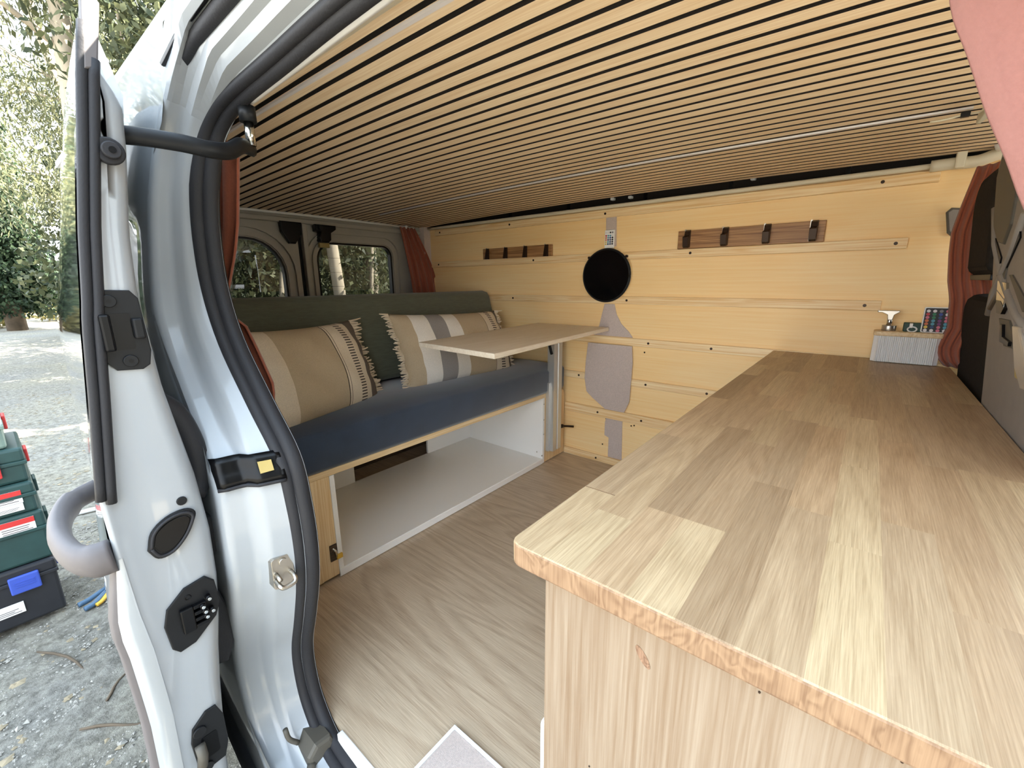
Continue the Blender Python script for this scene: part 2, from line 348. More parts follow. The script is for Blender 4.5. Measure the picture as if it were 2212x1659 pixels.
def spline(pts, k=6):
    """Catmull-Rom through the points (any dimension)."""
    P = [np.array(p, float) for p in pts]; P = [2*P[0]-P[1]]+P+[2*P[-1]-P[-2]]; out = []
    for i in range(1, len(P)-2):
        for j in range(k):
            t = j/k; a, b, c, d = P[i-1], P[i], P[i+1], P[i+2]
            out.append(0.5*((2*b)+(-a+c)*t+(2*a-5*b+4*c-d)*t*t+(-a+3*b-3*c+d)*t**3))
    out.append(P[-2]); return out
def grid(name, rows, mat, parent=None, thick=0.0, smooth=True):
    """rows: list of equal-length lists of world points; optional solidify thickness."""
    nu = len(rows[0]); V = [p for r in rows for p in r]; Fc = []
    for i in range(len(rows)-1):
        for j in range(nu-1): Fc.append((i*nu+j, i*nu+j+1, (i+1)*nu+j+1, (i+1)*nu+j))
    o = mesh(name, V, Fc, mat, parent, smooth)
    if thick:
        md = o.modifiers.new('thickness', 'SOLIDIFY'); md.thickness = abs(thick); md.offset = 1 if thick > 0 else -1
    return o
def interp(x, xs, ys):
    return float(np.interp(x, xs, ys))
def share(o, name, loc, parent, rot=None):
    c = o.copy(); COL.objects.link(c); c.name = name; c.parent = parent; c.location = loc
    if rot: c.rotation_euler = rot
    return c

# ================================================================== THE VAN SHELL
WY = 1.984                     # inner face of the plywood wall
def ceil_z(x): return 1.300 + 0.026*max(-0.3, 1-((x+0.85)/1.45)**2)
GZ = -0.5                      # ground level

# --- floor
fl = struct('floor')
box('floor_sheet', (-2.42, 1.7), (0.335, 2.04), (-0.03, 0.0), 'floor', fl)
box('sill_edge', (-0.76, 0.55), (0.322, 0.335), (-0.03, 0.004), 'white_plastic', fl, 0.002)
box('underbody', (-2.5, 1.7), (0.36, 2.06), (-0.20, -0.035), 'plastic', fl)

# --- ceiling: black felt carrying oak slats, every slat its own piece
ce = struct('ceiling')
xs = np.linspace(-2.37, 0.62, 15)
grid('felt_backing', [[(x, 0.428, ceil_z(x)+0.0075) for x in xs], [(x, 1.952, ceil_z(x)+0.0075) for x in xs]], 'felt_black', ce, smooth=False)
PITCH_S, GAP = 0.0425, 0.0115
def slat_mesh():
    w = PITCH_S-GAP; V = []; Fc = []
    for x in xs:
        z = ceil_z(x); V += [(x, 0, z+0.007), (x, 0, z), (x, w, z), (x, w, z+0.007)]
    for i in range(len(xs)-1):
        a = i*4; b = a+4
        for k in range(3): Fc.append((a+k, b+k, b+k+1, a+k+1))
    Fc += [(0,1,2,3), tuple(range(4*len(xs)-1, 4*len(xs)-5, -1))]
    me = D.meshes.new('ceiling_slat'); me.from_pydata(V, [], Fc); me.materials.append(MT['slat']); me.materials.append(MT['felt_black'])
    bm = bmesh.new(); bm.from_mesh(me); bmesh.ops.recalc_face_normals(bm, faces=bm.faces); 
    for f in bm.faces: f.material_index = 0 if f.normal.z < -0.8 else 1
    bm.to_mesh(me); bm.free()
    return me
sm = slat_mesh(); ns = 0; yy = 0.432
while yy+PITCH_S-GAP < 1.953:
    s = obj('slat', sm, ce); s.location = (0, yy, 0); ns += 1; yy += PITCH_S

# --- roof, far outer side, dark cavity over the plywood
rf = struct('trim_1')
box('roof_panel', (-2.55, 0.78), (0.30, 2.08), (1.40, 1.42), 'paint', rf)
box('roof_lining', (-2.5, 0.78), (0.36, 2.06), (1.385, 1.399), 'felt_black', rf)
box('cavity_board', (-2.4, 0.62), (2.035, 2.05), (1.26, 1.385), 'felt_black', rf)
for cx in (-2.05, -1.66, -1.27, -0.86, -0.50, -0.12):
    box('cavity_rib', (cx-0.006, cx+0.006), (2.02, 2.035), (1.285, 1.385), 'plastic_dk', rf)
for cx, cz in ((-1.02, 1.325), (-0.93, 1.322), (-0.42, 1.330)):
    box('cavity_clip', (cx-0.009, cx+0.009), (2.012, 2.035), (cz, cz+0.012), 'white_plastic', rf, 0.003)

# --- plywood wall with battens and carpet
wf = struct('wall_far')
box('plywood_sheet', (-2.31, 0.36), (WY, WY+0.012), (0.0, 1.292), 'ply', wf)
box('outer_side', (-2.55, 0.36), (2.06, 2.08), (-0.30, 1.40), 'paint', wf)
box('wall_end_lining', (-2.40, -2.31), (1.93, 2.0), (0.0, 1.30), 'carpet', wf)
battens = [(-2.25, 0.118, 1.243, 1.279, 0.014), (-2.29, 0.071, 1.046, 1.080, 0.018), (-2.20, 0.034, 0.841, 0.876, 0.012), (-2.2, -0.10, 0.643, 0.679, 0.012),
           (-2.2, -0.10, 0.443, 0.478, 0.012), (-1.236, -0.10, 0.252, 0.300, 0.013), (-1.236, -0.10, 0.0, 0.036, 0.013)]
screws = [(-2.20, -1.62, -1.03, -0.02), (-2.22, -1.45, -0.62, 0.042), (-1.6, -0.90, -0.01), (-0.78, -1.45, -0.5), (-1.15, -0.78, -0.5), (-1.03, -0.79, -0.5), (-1.03, -0.9, -0.5)]
for (x0, x1, z0, z1, t), sx in zip(battens, screws):
    bt = box('batten', (x0, x1), (WY-t, WY), (z0, z1), 'batten', wf, 0.0015, 1)
    for q in sx: cyl('screw', (q, WY-t-0.0005, (z0+z1)/2), 'y', 0.0055, 0.002, 'screw', bt, 10)
for q in ((-0.845, 0.235), (-0.985, 0.245), (-0.80, 0.615), (-0.83, 0.24), (-1.0, 0.10), (-0.55, 0.20)):
    cyl('screw', (q[0], WY-0.0005, q[1]), 'y', 0.004, 0.002, 'screw', wf, 8)

# --- rear doors
def plate_hole(name, y0, y1, z0, z1, hole, x0, x1, mat, parent, n=64):
    """Door skin in the y-z plane with an opening that follows `hole` (closed polygon)."""
    hp = hole; m = len(hp); cy = sum(p[0] for p in hp)/m; cz = sum(p[1] for p in hp)/m
    outer = []
    for (u, v) in hp:
        du, dv = u-cy, v-cz; t = min([((y1-cy)/du if du > 1e-9 else 9e9), ((y0-cy)/du if du < -1e-9 else 9e9), ((z1-cz)/dv if dv > 1e-9 else 9e9), ((z0-cz)/dv if dv < -1e-9 else 9e9)])
        outer.append((cy+du*t, cz+dv*t))
    for c in ((y0,z0),(y0,z1),(y1,z0),(y1,z1)):
        i = min(range(m), key=lambda k: (outer[k][0]-c[0])**2+(outer[k][1]-c[1])**2); outer[i] = c
    V = []; rings = [(outer, x0), (outer, x1), (hp, x1), (hp, x0)]
    for r, x in rings: V += [(x, u, v) for u, v in r]
    Fc = []
    for k in range(4):
        for i in range(m):
            a, b = k*m, ((k+1) % 4)*m; Fc.append((a+i, a+(i+1)%m, b+(i+1)%m, b+i))
    return mesh(name, V, Fc, mat, parent)
def ring(name, inner, outer, x0, x1, mat, parent, smooth=False):
    m = len(inner); V = []
    for r, x in ((outer, x0), (outer, x1), (inner, x1), (inner, x0)): V += [(x, u, v) for u, v in r]
    Fc = []
    for k in range(4):
        for i in range(m):
            a, b = k*m, ((k+1) % 4)*m; Fc.append((a+i, a+(i+1)%m, b+(i+1)%m, b+i))
    return mesh(name, V, Fc, mat, parent, smooth)
def rear_door(name, y0, y1, wy0, wy1, r_top_left, r_top_right):
    d = struct(name)
    rr = lambda g: rrect(wy0-g, wy1+g, 0.55-g, 1.168+g, [r_top_right+g, r_top_left+g, 0.05+g, 0.05+g], 7)
    plate_hole('door_panel', y0, y1, 0.0, 1.262, rr(0.0), -2.40, -2.365, 'paint_in', d)
    ring('pressed_lip', rr(0.008), rr(0.030), -2.366, -2.352, 'paint_in', d)
    ring('pressed_rib', rr(0.048), rr(0.062), -2.366, -2.349, 'paint_in', d)
    ring('window_seal', rr(-0.007), rr(0.003), -2.392, -2.362, 'plastic_dk', d)
    pane = mesh('pane', [(-2.385, u, v) for u, v in rr(-0.001)], [tuple(range(len(rr(0))))], 'tint', d)
    for k in range(7):
        zz = 0.62+k*0.078
        box('heating_wire', (-2.3845, -2.3838), (wy0+0.02, wy1-0.02), (zz, zz+0.0012), 'plastic', pane)
    return d
d1 = rear_door('door_1', 0.33, 1.128, 0.50, 1.047, 0.06, 0.17)
d2 = rear_door('door_2', 1.175, 1.955, 1.222, 1.703, 0.10, 0.06)
ds = box('centre_gap', (-2.41, -2.375), (1.128, 1.152), (0.0, 1.262), 'plastic_dk', d1)
box('meeting_strip', (-2.385, -2.345), (1.150, 1.176), (0.0, 1.262), 'paint_in', d2, 0.004)
prism('lock_cover', [(1.035,1.258),(1.145,1.258),(1.140,1.20),(1.105,1.150),(1.075,1.150),(1.040,1.205)], 'x', -2.364, -2.335, 'plastic_dk', d1, 0.006)
lt = prism('latch_body', [(1.210,1.255),(1.325,1.255),(1.325,1.235),(1.295,1.215),(1.292,1.178),(1.278,1.165),(1.232,1.168),(1.225,1.19),(1.235,1.215),(1.212,1.22)], 'x', -2.364, -2.318, 'plastic_dk', d2, 0.006)
cyl('latch_pivot', (-2.314, 1.235, 1.238), 'x', 0.012, 0.012, 'plastic', lt)
box('latch_tab', (-2.350, -2.330), (1.228, 1.285), (1.138, 1.163), 'gold', lt, 0.003)
wr = struct('wall_rear')
box('rear_header', (-2.42, -2.355), (0.30, 1.99), (1.262, 1.40), 'paint_in', wr)
box('header_step', (-2.36, -2.34), (0.30, 1.93), (1.252, 1.278), 'paint_in', wr, 0.006)
box('side_post', (-2.42, -2.365), (1.955, 2.08), (-0.30, 1.40), 'paint_in', wr)
box('side_post', (-2.42, -2.365), (0.30, 0.33), (-0.30, 1.40), 'paint_in', wr)
box('bumper_beam', (-2.60, -2.42), (0.33, 2.03), (-0.30, -0.02), 'trim_grey', wr, 0.03)

# --- door-side body: aperture swept round the opening
ZK = [-0.3, 0.0, 0.45, 0.9, 1.10, 1.25, 1.4]
def y_out(z): return interp(z, ZK, [0.215, 0.205, 0.195, 0.205, 0.232, 0.262, 0.285])
SEAL = [(0.60,-0.030,0.328),(-0.10,-0.030,0.328),(-0.60,-0.030,0.328),(-0.70,-0.026,0.328),(-0.775,-0.010,0.329),(-0.83,0.05,0.330),(-0.846,0.12,0.330),(-0.840,0.19,0.330),(-0.805,0.28,0.330),
        (-0.768,0.38,0.329),(-0.752,0.47,0.328),(-0.752,0.56,0.326),(-0.768,0.65,0.323),(-0.845,0.745,0.318),(-0.930,0.848,0.315),(-0.968,0.944,0.314),(-0.972,1.04,0.316),(-0.962,1.12,0.322),
        (-0.945,1.185,0.332),(-0.905,1.222,0.341),(-0.84,1.236,0.345),(-0.70,1.243,0.346),(-0.48,1.252,0.346),(0.0,1.256,0.346),(0.60,1.256,0.346)]
SP = spline(SEAL, 5)
# points are (x, z, y); outward normal of the opening = left of travel direction rotated
FR = []
for i, p in enumerate(SP):
    t = SP[min(i+1, len(SP)-1)]-SP[max(i-1, 0)]; l = math.hypot(t[0], t[1]); tx, tz = t[0]/l, t[1]/l
    FR.append((p[0], p[1], p[2], tz*-1.0, tx))       # normal candidate (-tz, tx)
# on the pillar travel is +z, so (-1, 0): points to -x = outwards; on the header travel is +x: (0, 1) = up; on the sill travel is -x: (0,-1) = down
bs = struct('wall_near')
PROFILE = [(0.000,-0.02),(0.002,0.10),(0.010,0.24),(0.016,0.36),(0.022,0.50),(0.026,0.58),(0.042,0.64),(0.047,0.74),(0.049,0.88),(0.052,0.96),(0.060,1.0),(0.075,1.0)]
def jamb_rows(i0, i1):
    rows = []
    for (x, z, y, nx, nz) in FR[i0:i1]:
        r = []
        for n, t in PROFILE:
            px, pz = x+nx*n, z+nz*n; yo = y_out(max(pz, 0.0))
            r.append((px, y+(yo-y)*t, pz))
        rows.append(r)
    return rows
i_sill = next(i for i, f in enumerate(FR) if f[0] < -0.72)
i_head = next(i for i, f in enumerate(FR) if f[1] > 1.205)
grid('pillar_jamb', jamb_rows(i_sill, i_head+1), 'paint_dull', bs)
grid('sill_jamb', jamb_rows(0, i_sill+1), 'paint_dull', bs)
# header seen from below: stepped channel section
HP = [(0.345,0.000),(0.325,0.004),(0.318,0.012),(0.303,0.016),(0.297,0.028),(0.286,0.032),(0.283,0.045),(0.275,0.060),(0.270,0.062),(0.262,0.058),(0.255,0.064),(0.252,0.085),(0.262,0.15)]
rows = []
for (x, z, y, nx, nz) in FR[i_head:]:
    w = min(1.0, max(0.0, (x-FR[i_head][0])/0.12))
    jr = jamb_rows(FR.index((x,z,y,nx,nz)), FR.index((x,z,y,nx,nz))+1)[0]
    r = []
    for k, (hy, hz) in enumerate(HP):
        a = Vector(jr[min(k, len(jr)-1)]) if k < len(jr) else Vector(jr[-1])+Vector((0,0.006,0.06)); b = Vector((x, hy, z+hz+0.012))
        r.append(tuple(a.lerp(b, w)))
    rows.append(r)
grid('door_header', rows, 'paint_dull', bs, smooth=False)
tube('header_dark_strip', [(x, 0.281, interp(x, [-0.94,-0.85,-0.48,0.6],[1.226,1.243,1.252,1.256])+0.064) for x in np.linspace(-0.935, 0.6, 16)], 0.0125, 'rubber', bs, 8)  # dark strip along the header's concave channel
tube('gutter_rubber', [(x, 0.264, interp(x, [-0.94,-0.85,-0.48,0.6],[1.228,1.243,1.252,1.256])+0.070) for x in np.linspace(-0.94, 0.6, 16)], 0.0045, 'plastic_dk', bs, 8)
# inner header finish between seal and first slat
hz = lambda x: interp(x, [-0.95,-0.48,0.6],[1.236,1.252,1.256])
grid('header_lining', [[(x, 0.362, hz(x)+0.012), (x, 0.392, (hz(x)+0.012+ceil_z(x)-0.003)/2-0.012), (x, 0.424, ceil_z(x)-0.003), (x, 0.430, ceil_z(x)+0.004)] for x in np.linspace(-1.25, 0.6, 14)], 'cream', bs)
grid('header_edge', [[(x, 0.348, hz(x)+0.006), (x, 0.353, hz(x)+0.003), (x, 0.362, hz(x)+0.008), (x, 0.362, hz(x)+0.016)] for x in np.linspace(-0.93, 0.6, 14)], 'white_plastic', bs)
# rubber seal, two lobes
for nm, dn, dy, rad, fl_ in (('door_seal', 0.010, -0.008, 0.0145, 1.0), ('seal_lip', 0.017, -0.027, 0.0125, 1.0)):
    tube(nm, [(f[0]+f[3]*dn, f[2]+dy*interp(f[1], [1.12, 1.25], [1.0, 0.7]), f[1]+f[4]*dn) for f in FR], [rad*interp(f[1], [1.15, 1.25], [1.0, 0.72]) for f in FR], 'rubber', bs, 10)
# outer quarter panel with its pressed window blank
rows = []
for z in np.linspace(-0.22, 1.38, 60):
    # front edge follows the jamb
    cand = [f for f in FR[i_sill:i_head+1]]
    fx = interp(z, [f[1] for f in cand], [f[0]+f[3]*0.07 for f in cand]) if z < 1.24 else -0.965
    r = []
    for t in np.linspace(0, 1, 34):
        x = fx+(-2.55-fx)*t
        u = min(1, max(0, (-1.13-0.05*max(0, (1.0-z))*2-x)/0.03)); v = min(1, max(0, (1.12-z-0.10*max(0,(x+1.32))**1.0*3)/0.035))*min(1, max(0, (z-0.62)/0.05))
        e = u*u*(3-2*u)*v*v*(3-2*v)
        r.append((x, y_out(z)+0.022*e+0.085*t*t, z))
    rows.append(r)
grid('quarter_panel', rows, 'paint', bs)
box('inner_lining', (-2.4, -1.34), (0.36, 0.372), (0.0, 1.3), 'carpet', bs)
# rail slot, striker, stickers
def jx(z, y):
    f = min(FR[i_sill:i_head], key=lambda q: abs(q[1]-z)); t = (f[2]-y)/(f[2]-y_out(z)); return f[0]-interp(t, [q[1] for q in PROFILE], [q[0] for q in PROFILE])
rows = []
for z in np.linspace(0.612, 0.662, 6):
    rows.append([(jx(z, y)+0.004+(0.003 if z in (0.612, 0.662) else 0), y, z-0.02*(y-0.2)*0) for y in np.linspace(0.200, 0.294, 12)])
rs = grid('rail_slot', rows, 'plastic_dk', bs, thick=0.004)
tube('slot_lip', [(jx(0.610, y)+0.005, y, 0.610) for y in np.linspace(0.201, 0.293, 8)], 0.004, 'rubber', rs, 6)
mesh('gold_tag', [(jx(z, y)+0.0085, y, z) for y, z in ((0.258,0.630),(0.278,0.632),(0.278,0.650),(0.258,0.650))], [(0,1,2,3)], 'gold', rs)
st = prism('striker_plate', rrect(0.250, 0.288, 0.402, 0.464, 0.006, 3), 'x', -0.798, -0.769, 'metal', bs, 0.001)
cyl('striker_bolt', (-0.7675, 0.270, 0.453), 'x', 0.007, 0.004, 'metal', st, 14)
tube('striker_loop', spline([(-0.771,0.281,0.426),(-0.754,0.281,0.424),(-0.748,0.278,0.416),(-0.748,0.260,0.414),(-0.752,0.254,0.418),(-0.771,0.254,0.422)], 4), 0.0042, 'metal', st, 8)
tube('striker_post', [(-0.771,0.256,0.434),(-0.750,0.256,0.430)], 0.0038, 'metal', st, 8)
lc = prism('lower_catch', [(0.262,-0.060),(0.318,-0.060),(0.322,-0.020),(0.312,0.006),(0.280,0.010),(0.262,-0.010)], 'x', -0.845, -0.765, 'grey_dark', bs, 0.008)
tube('catch_finger', spline([(-0.77,0.268,-0.03),(-0.755,0.255,-0.035),(-0.75,0.245,-0.045)], 3), 0.009, 'grey_dark', lc, 8)
tube('catch_hook', spline([(-0.81,0.262,0.0),(-0.815,0.248,0.02),(-0.82,0.245,0.045)], 3), 0.005, 'grey_dark', lc, 8)
cl = spline([(-1.30,0.03),(-1.20,-0.02),(-1.08,-0.08),(-0.98,-0.13),(-0.90,-0.165),(-0.80,-0.19)], 5)
rows = [[(p[0], 0.222+dy, p[1]+dz) for p in cl] for dy, dz in ((0.0,0.03),(-0.02,0.018),(-0.026,-0.01),(-0.018,-0.035),(0.01,-0.04))]
grid('sill_cladding', rows, 'rubber', bs, thick=0.004)

# --- cab shell beyond the counter (lets daylight in through its windows)
cs = struct('trim_2')
box('cab_floor_skirt', (0.6, 1.7), (0.22, 0.24), (-0.30, 0.60), 'paint', cs)
box('cab_far_skirt', (0.36, 1.7), (2.04, 2.06), (-0.30, 0.60), 'paint', cs)
box('cab_front', (1.68, 1.70), (0.24, 2.04), (-0.30, 0.62), 'plastic', cs)
box('dashboard', (1.15, 1.68), (0.30, 2.0), (0.35, 0.62), 'grey_plastic', cs, 0.04)
box('b_pillar', (0.45, 0.60), (0.22, 0.26), (-0.30, 1.40), 'paint', cs)
box('far_pillar', (0.36, 0.48), (2.04, 2.08), (-0.30, 1.40), 'paint', cs)
for yy_ in (0.25, 2.05): tube('screen_pillar', [(1.68, yy_, 0.60), (0.78, yy_*0.97+0.03, 1.40)], 0.03, 'paint', cs, 8)
mesh('windscreen', [(1.66,0.26,0.62),(1.66,2.04,0.62),(0.78,2.02,1.40),(0.78,0.28,1.40)], [(0,1,2,3)], 'glass', cs)
box('far_side_glass', (0.48, 1.5), (2.046, 2.05), (0.60, 0.75), 'glass', cs)

# --- tubes and rails at the roof line
t3 = struct('trim_3')
tube('wall_top_conduit', [(x, 1.960, 1.2885) for x in np.linspace(-2.30, 0.10, 14)], 0.0085, 'cream', t3, 10)
tube('conduit_bend', spline([(0.09,1.960,1.2885),(0.14,1.955,1.288),(0.19,1.945,1.285),(0.24,1.935,1.297),(0.34,1.93,1.30)], 4), 0.017, 'cream', t3, 10)
box('conduit_clip', (0.142, 0.165), (1.928, 1.952), (1.270, 1.325), 'cream', t3, 0.004)
tube('conduit_end', spline([(0.22,1.90,1.315),(0.26,1.88,1.32),(0.34,1.87,1.325)], 3), 0.02, 'white_plastic', t3, 10)
t4 = struct('trim_4')
tube('curtain_rail', [(-2.325, 0.34, 1.288), (-2.325, 1.2, 1.294), (-2.325, 1.87, 1.290)], 0.007, 'white_plastic', t4, 8)
for yk in (0.5, 1.80): box('rail_bracket', (-2.345, -2.318), (yk-0.008, yk+0.008), (1.28, 1.305), 'white_plastic', t4, 0.002)

# ================================================================== SLIDING DOOR (slid back, front edge towards us)
DX = -0.80
sd = thing('sliding_door', 'white sliding van door standing open, its narrow front edge facing us', 'van door', (-1.2, 0.13, -0.20))
ZD = [-0.22, -0.05, 0.10, 0.26, 0.33, 0.39, 0.46, 0.55, 0.65, 0.80, 0.90, 0.93, 1.02, 1.13, 1.18, 1.205, 1.215, 1.27, 1.30]
YO = [0.066, 0.070, 0.074, 0.078, 0.076, 0.074, 0.068, 0.064, 0.062, 0.080, 0.091, 0.096, 0.108, 0.126, 0.134, 0.138, 0.140, 0.150, 0.156]
YI = [0.130, 0.134, 0.142, 0.155, 0.163, 0.172, 0.179, 0.181, 0.175, 0.156, 0.151, 0.149, 0.154, 0.169, 0.173, 0.166, 0.158, 0.160, 0.162]
def dyo(z): return interp(z, ZD, YO)
def dyi(z): return interp(z, ZD, YI)
zs = np.linspace(-0.22, 1.30, 90)
rows = []
for z in zs:
    a, b = dyo(z), dyi(z); w = b-a; r = min(0.014, w*0.35)
    rows.append([(DX-0.05, b+0.001, z), (DX-0.014, b, z), (DX-0.006, b-r*0.35, z), (DX-0.001, b-r, z), (DX, b-r*1.6, z), (DX, (a+b)/2, z), (DX, a+0.008, z), (DX+0.003, a+0.003, z), (DX+0.002, a-0.001, z), (DX-0.004, a-0.003, z)])
grid('front_edge', rows, 'paint_dull', sd)
# outer skin and inner skin running back
def rear_y(z): return interp(z, [-0.22, 0.3, 0.5, 0.65, 0.85, 1.1, 1.3], [0.130, 0.135, 0.142, 0.150, 0.146, 0.200, 0.235])
rows = []; rowi = []
for z in zs:
    a, b = dyo(z)-0.003, dyi(z); ra = rear_y(z)
    ts = np.linspace(0, 1, 14)
    rows.append([((DX-0.004)+(-1.85-DX)*t, a+(ra-a)*t-0.006*math.sin(PI*t), z) for t in ts])
    rb = min(ra+0.05, y_out(z)-0.012)
    rowi.append([((DX-0.05)+(-1.80-DX)*t, b+0.001+(max(rb, ra+0.004)-b)*min(1, t*3), z) for t in ts])
grid('outer_skin', rows, 'paint', sd)
grid('inner_skin', rowi, 'paint_dull', sd)
# lower outer moulding
rows = []; rowg = []
for z in np.linspace(-0.22, 0.56, 24):
    a = dyo(z); k = min(1.0, (0.56-z)/0.12)
    rows.append([(DX+0.003, a+0.004, z), (DX+0.004, a-0.010*k, z), (DX-0.002, a-0.022*k-0.002, z), (DX-0.05, a-0.026*k-0.003, z), (-1.8, rear_y(z)-0.004*k, z)])
    rowg.append([(DX-0.004, a-0.022*k-0.002, z), (DX-0.006, a-0.027*k-0.003, z), (DX-0.03, a-0.029*k-0.004, z), (DX-0.05, a-0.020*k-0.003, z)])
grid('lower_moulding', rows, 'paint', sd)
grid('grey_rub_strip', rowg, 'trim_grey', sd)
# window glass on the outer skin
rows = []
for z in np.linspace(0.70, 1.19, 16):
    rows.append([((DX-0.03)+(-1.80-DX)*t, dyo(z)-0.006+(rear_y(z)-dyo(z))*t-0.006*math.sin(PI*t), z) for t in np.linspace(0, 1, 12)])
grid('door_window', rows, 'doorglass', sd)
# weatherstrip on the leading edge: two dark beads
for nm, dx, dy, rd, z0, z1 in (('weatherstrip', 0.004, -0.002, 0.0060, 0.655, 1.265), ('weatherstrip_lip', 0.005, 0.0085, 0.0062, 0.648, 1.225)):
    tube(nm, [(DX+dx, dyo(z)+dy, z) for z in np.linspace(z0, z1, 30)], rd, 'rubber', sd, 8)
prism('corner_cap', [(0.138,1.21),(0.152,1.215),(0.166,1.29),(0.152,1.31),(0.146,1.27)], 'x', DX-0.01, DX+0.010, 'trim_grey', sd, 0.002)
prism('top_spike', [(0.146,1.262),(0.158,1.265),(0.170,1.335),(0.166,1.34),(0.156,1.30)], 'x', DX-0.012, DX+0.004, 'paint', sd, 0.002)
# rubber buffer
bf = cyl('rubber_buffer', (DX+0.004, 0.147, 1.120), 'x', 0.0165, 0.010, 'rubber', sd, 24, bevel=0.002)
cyl('buffer_ring', (DX+0.012, 0.148, 1.120), 'x', 0.0105, 0.008, 'rubber', bf, 20, bevel=0.0015)
cyl('buffer_hole', (DX+0.0165, 0.1485, 1.120), 'x', 0.004, 0.002, 'plastic_dk', bf, 14)
# upper latch plate
lp = prism('latch_plate', [(0.102,0.936),(0.108,0.944),(0.138,0.943),(0.146,0.932),(0.149,0.858),(0.145,0.838),(0.136,0.832),(0.108,0.834),(0.099,0.846),(0.097,0.872),(0.100,0.900)], 'x', DX, DX+0.004, 'plastic', sd, 0.0012)
for yy_, zz in ((0.114, 0.929), (0.124, 0.846)):
    sc_ = cyl('latch_bolt', (DX+0.0055, yy_, zz), 'x', 0.0085, 0.004, 'plastic', lp, 16, bevel=0.001)
    cyl('bolt_socket', (DX+0.0076, yy_, zz), 'x', 0.003, 0.001, 'plastic_dk', sc_, 6)
prism('latch_recess', rrect(0.107, 0.133, 0.862, 0.912, 0.003, 2), 'x', DX+0.0035, DX+0.0048, 'plastic_dk', lp)
box('latch_jaw', (DX+0.003, DX+0.016), (0.099, 0.111), (0.862, 0.912), 'plastic_dk', lp, 0.003)
box('latch_pawl', (DX+0.003, DX+0.012), (0.133, 0.146), (0.876, 0.905), 'plastic', lp, 0.003)
# small plug
pl = cyl('small_plug', (DX+0.001, 0.149, 0.617), 'x', 0.007, 0.004, 'plastic', sd, 14, bevel=0.001)
# eye-shaped grommet
EYE = [tuple(p) for p in spline([(0.096,0.556),(0.104,0.583),(0.125,0.600),(0.150,0.604),(0.163,0.594),(0.158,0.577),(0.145,0.556),(0.125,0.538),(0.106,0.538),(0.096,0.556)], 4)][:-1]
def eye(sy, sz, cy=0.128, cz=0.571):
    return [(cy+(u-cy)*sy/0.034, cz+(v-cz)*sz/0.036) for u, v in EYE]
gr = prism('grommet', eye(0.034, 0.036), 'x', DX, DX+0.006, 'plastic', sd, 0.002)
prism('grommet_well', eye(0.025, 0.026), 'x', DX+0.005, DX+0.0075, 'plastic_dk', gr, 0.001)
tube('grommet_bead', [(DX+0.007, u, v) for u, v in eye(0.029, 0.031)+eye(0.029, 0.031)[:1]], 0.0025, 'rubber', gr, 6)
# contact plate
cpt = prism('contact_plate', [(0.128,0.470),(0.158,0.476),(0.170,0.462),(0.173,0.420),(0.164,0.396),(0.130,0.366),(0.108,0.362),(0.099,0.374),(0.095,0.418),(0.102,0.446)], 'x', DX, DX+0.005, 'plastic', sd, 0.0015)
cb = box('contact_block', (DX+0.004, DX+0.014), (0.116, 0.134), (0.394, 0.438), 'plastic_dk', cpt, 0.002)
for k in range(4): box('contact_rib', (DX+0.004, DX+0.013), (0.134, 0.152), (0.396+k*0.0115, 0.402+k*0.0115), 'plastic_dk', cpt, 0.001)
for yy_, zz in ((0.146,0.431),(0.148,0.421),(0.149,0.411),(0.158,0.417),(0.156,0.441)):
    pn = cyl('contact_pin', (DX+0.013, yy_, zz), 'x', 0.0042, 0.010, 'plastic_dk', cpt, 12)
    cyl('pin_tip', (DX+0.0188, yy_, zz), 'x', 0.0026, 0.003, 'chrome', pn, 10)
tube('key_mark', [(DX+0.0055, 0.131+0.004*math.cos(a), 0.453+0.004*math.sin(a)) for a in np.linspace(0, 2*PI, 13)], 0.0007, 'plastic_dk', cpt, 5)
# lower latch plate
l2 = prism('lower_latch', [(0.100,0.206),(0.122,0.226),(0.138,0.226),(0.146,0.200),(0.146,0.140),(0.138,0.112),(0.112,0.110),(0.098,0.122),(0.095,0.180)], 'x', DX, DX+0.005, 'plastic', sd, 0.0015)
cyl('lower_bolt', (DX+0.0065, 0.109, 0.196), 'x', 0.010, 0.004, 'plastic', l2, 16, bevel=0.001)
cyl('lower_bolt', (DX+0.0065, 0.110, 0.118), 'x', 0.009, 0.004, 'plastic', l2, 16, bevel=0.001)
prism('lower_recess', rrect(0.108, 0.132, 0.134, 0.180, 0.004, 2), 'x', DX+0.004, DX+0.0058, 'plastic_dk', l2)
tube('lower_roller', [(DX+0.008,0.103,0.128),(DX+0.010,0.106,0.150),(DX+0.009,0.105,0.172)], 0.008, 'grey_dark', l2, 10)
# exterior handle: a flat loop standing off the skin
hd = spline([(-0.805,0.060,0.566),(-0.812,0.040,0.564),(-0.84,0.024,0.566),(-0.90,0.016,0.574),(-0.96,0.024,0.585),(-1.00,0.046,0.594),(-1.02,0.078,0.598)], 4)
tube('outer_handle', hd, [0.027]*5+[0.025]*(len(hd)-10)+[0.020]*5, 'trim_grey', sd, 12, flat=0.55)
# roller arm to the roof rail
am = spline([(-0.835,0.165,1.152),(-0.825,0.195,1.153),(-0.815,0.235,1.152),(-0.812,0.270,1.150),(-0.822,0.300,1.156),(-0.838,0.325,1.172),(-0.862,0.350,1.176)], 5)
ar = tube('roller_arm', am, 0.0125, 'plastic', sd, 10, flat=0.7)
cyl('roller', (-0.850, 0.346, 1.196), 'z', 0.0075, 0.036, 'chrome', ar, 14)
cyl('roller_wheel', (-0.850, 0.346, 1.226), 'z', 0.013, 0.024, 'plastic', ar, 16)
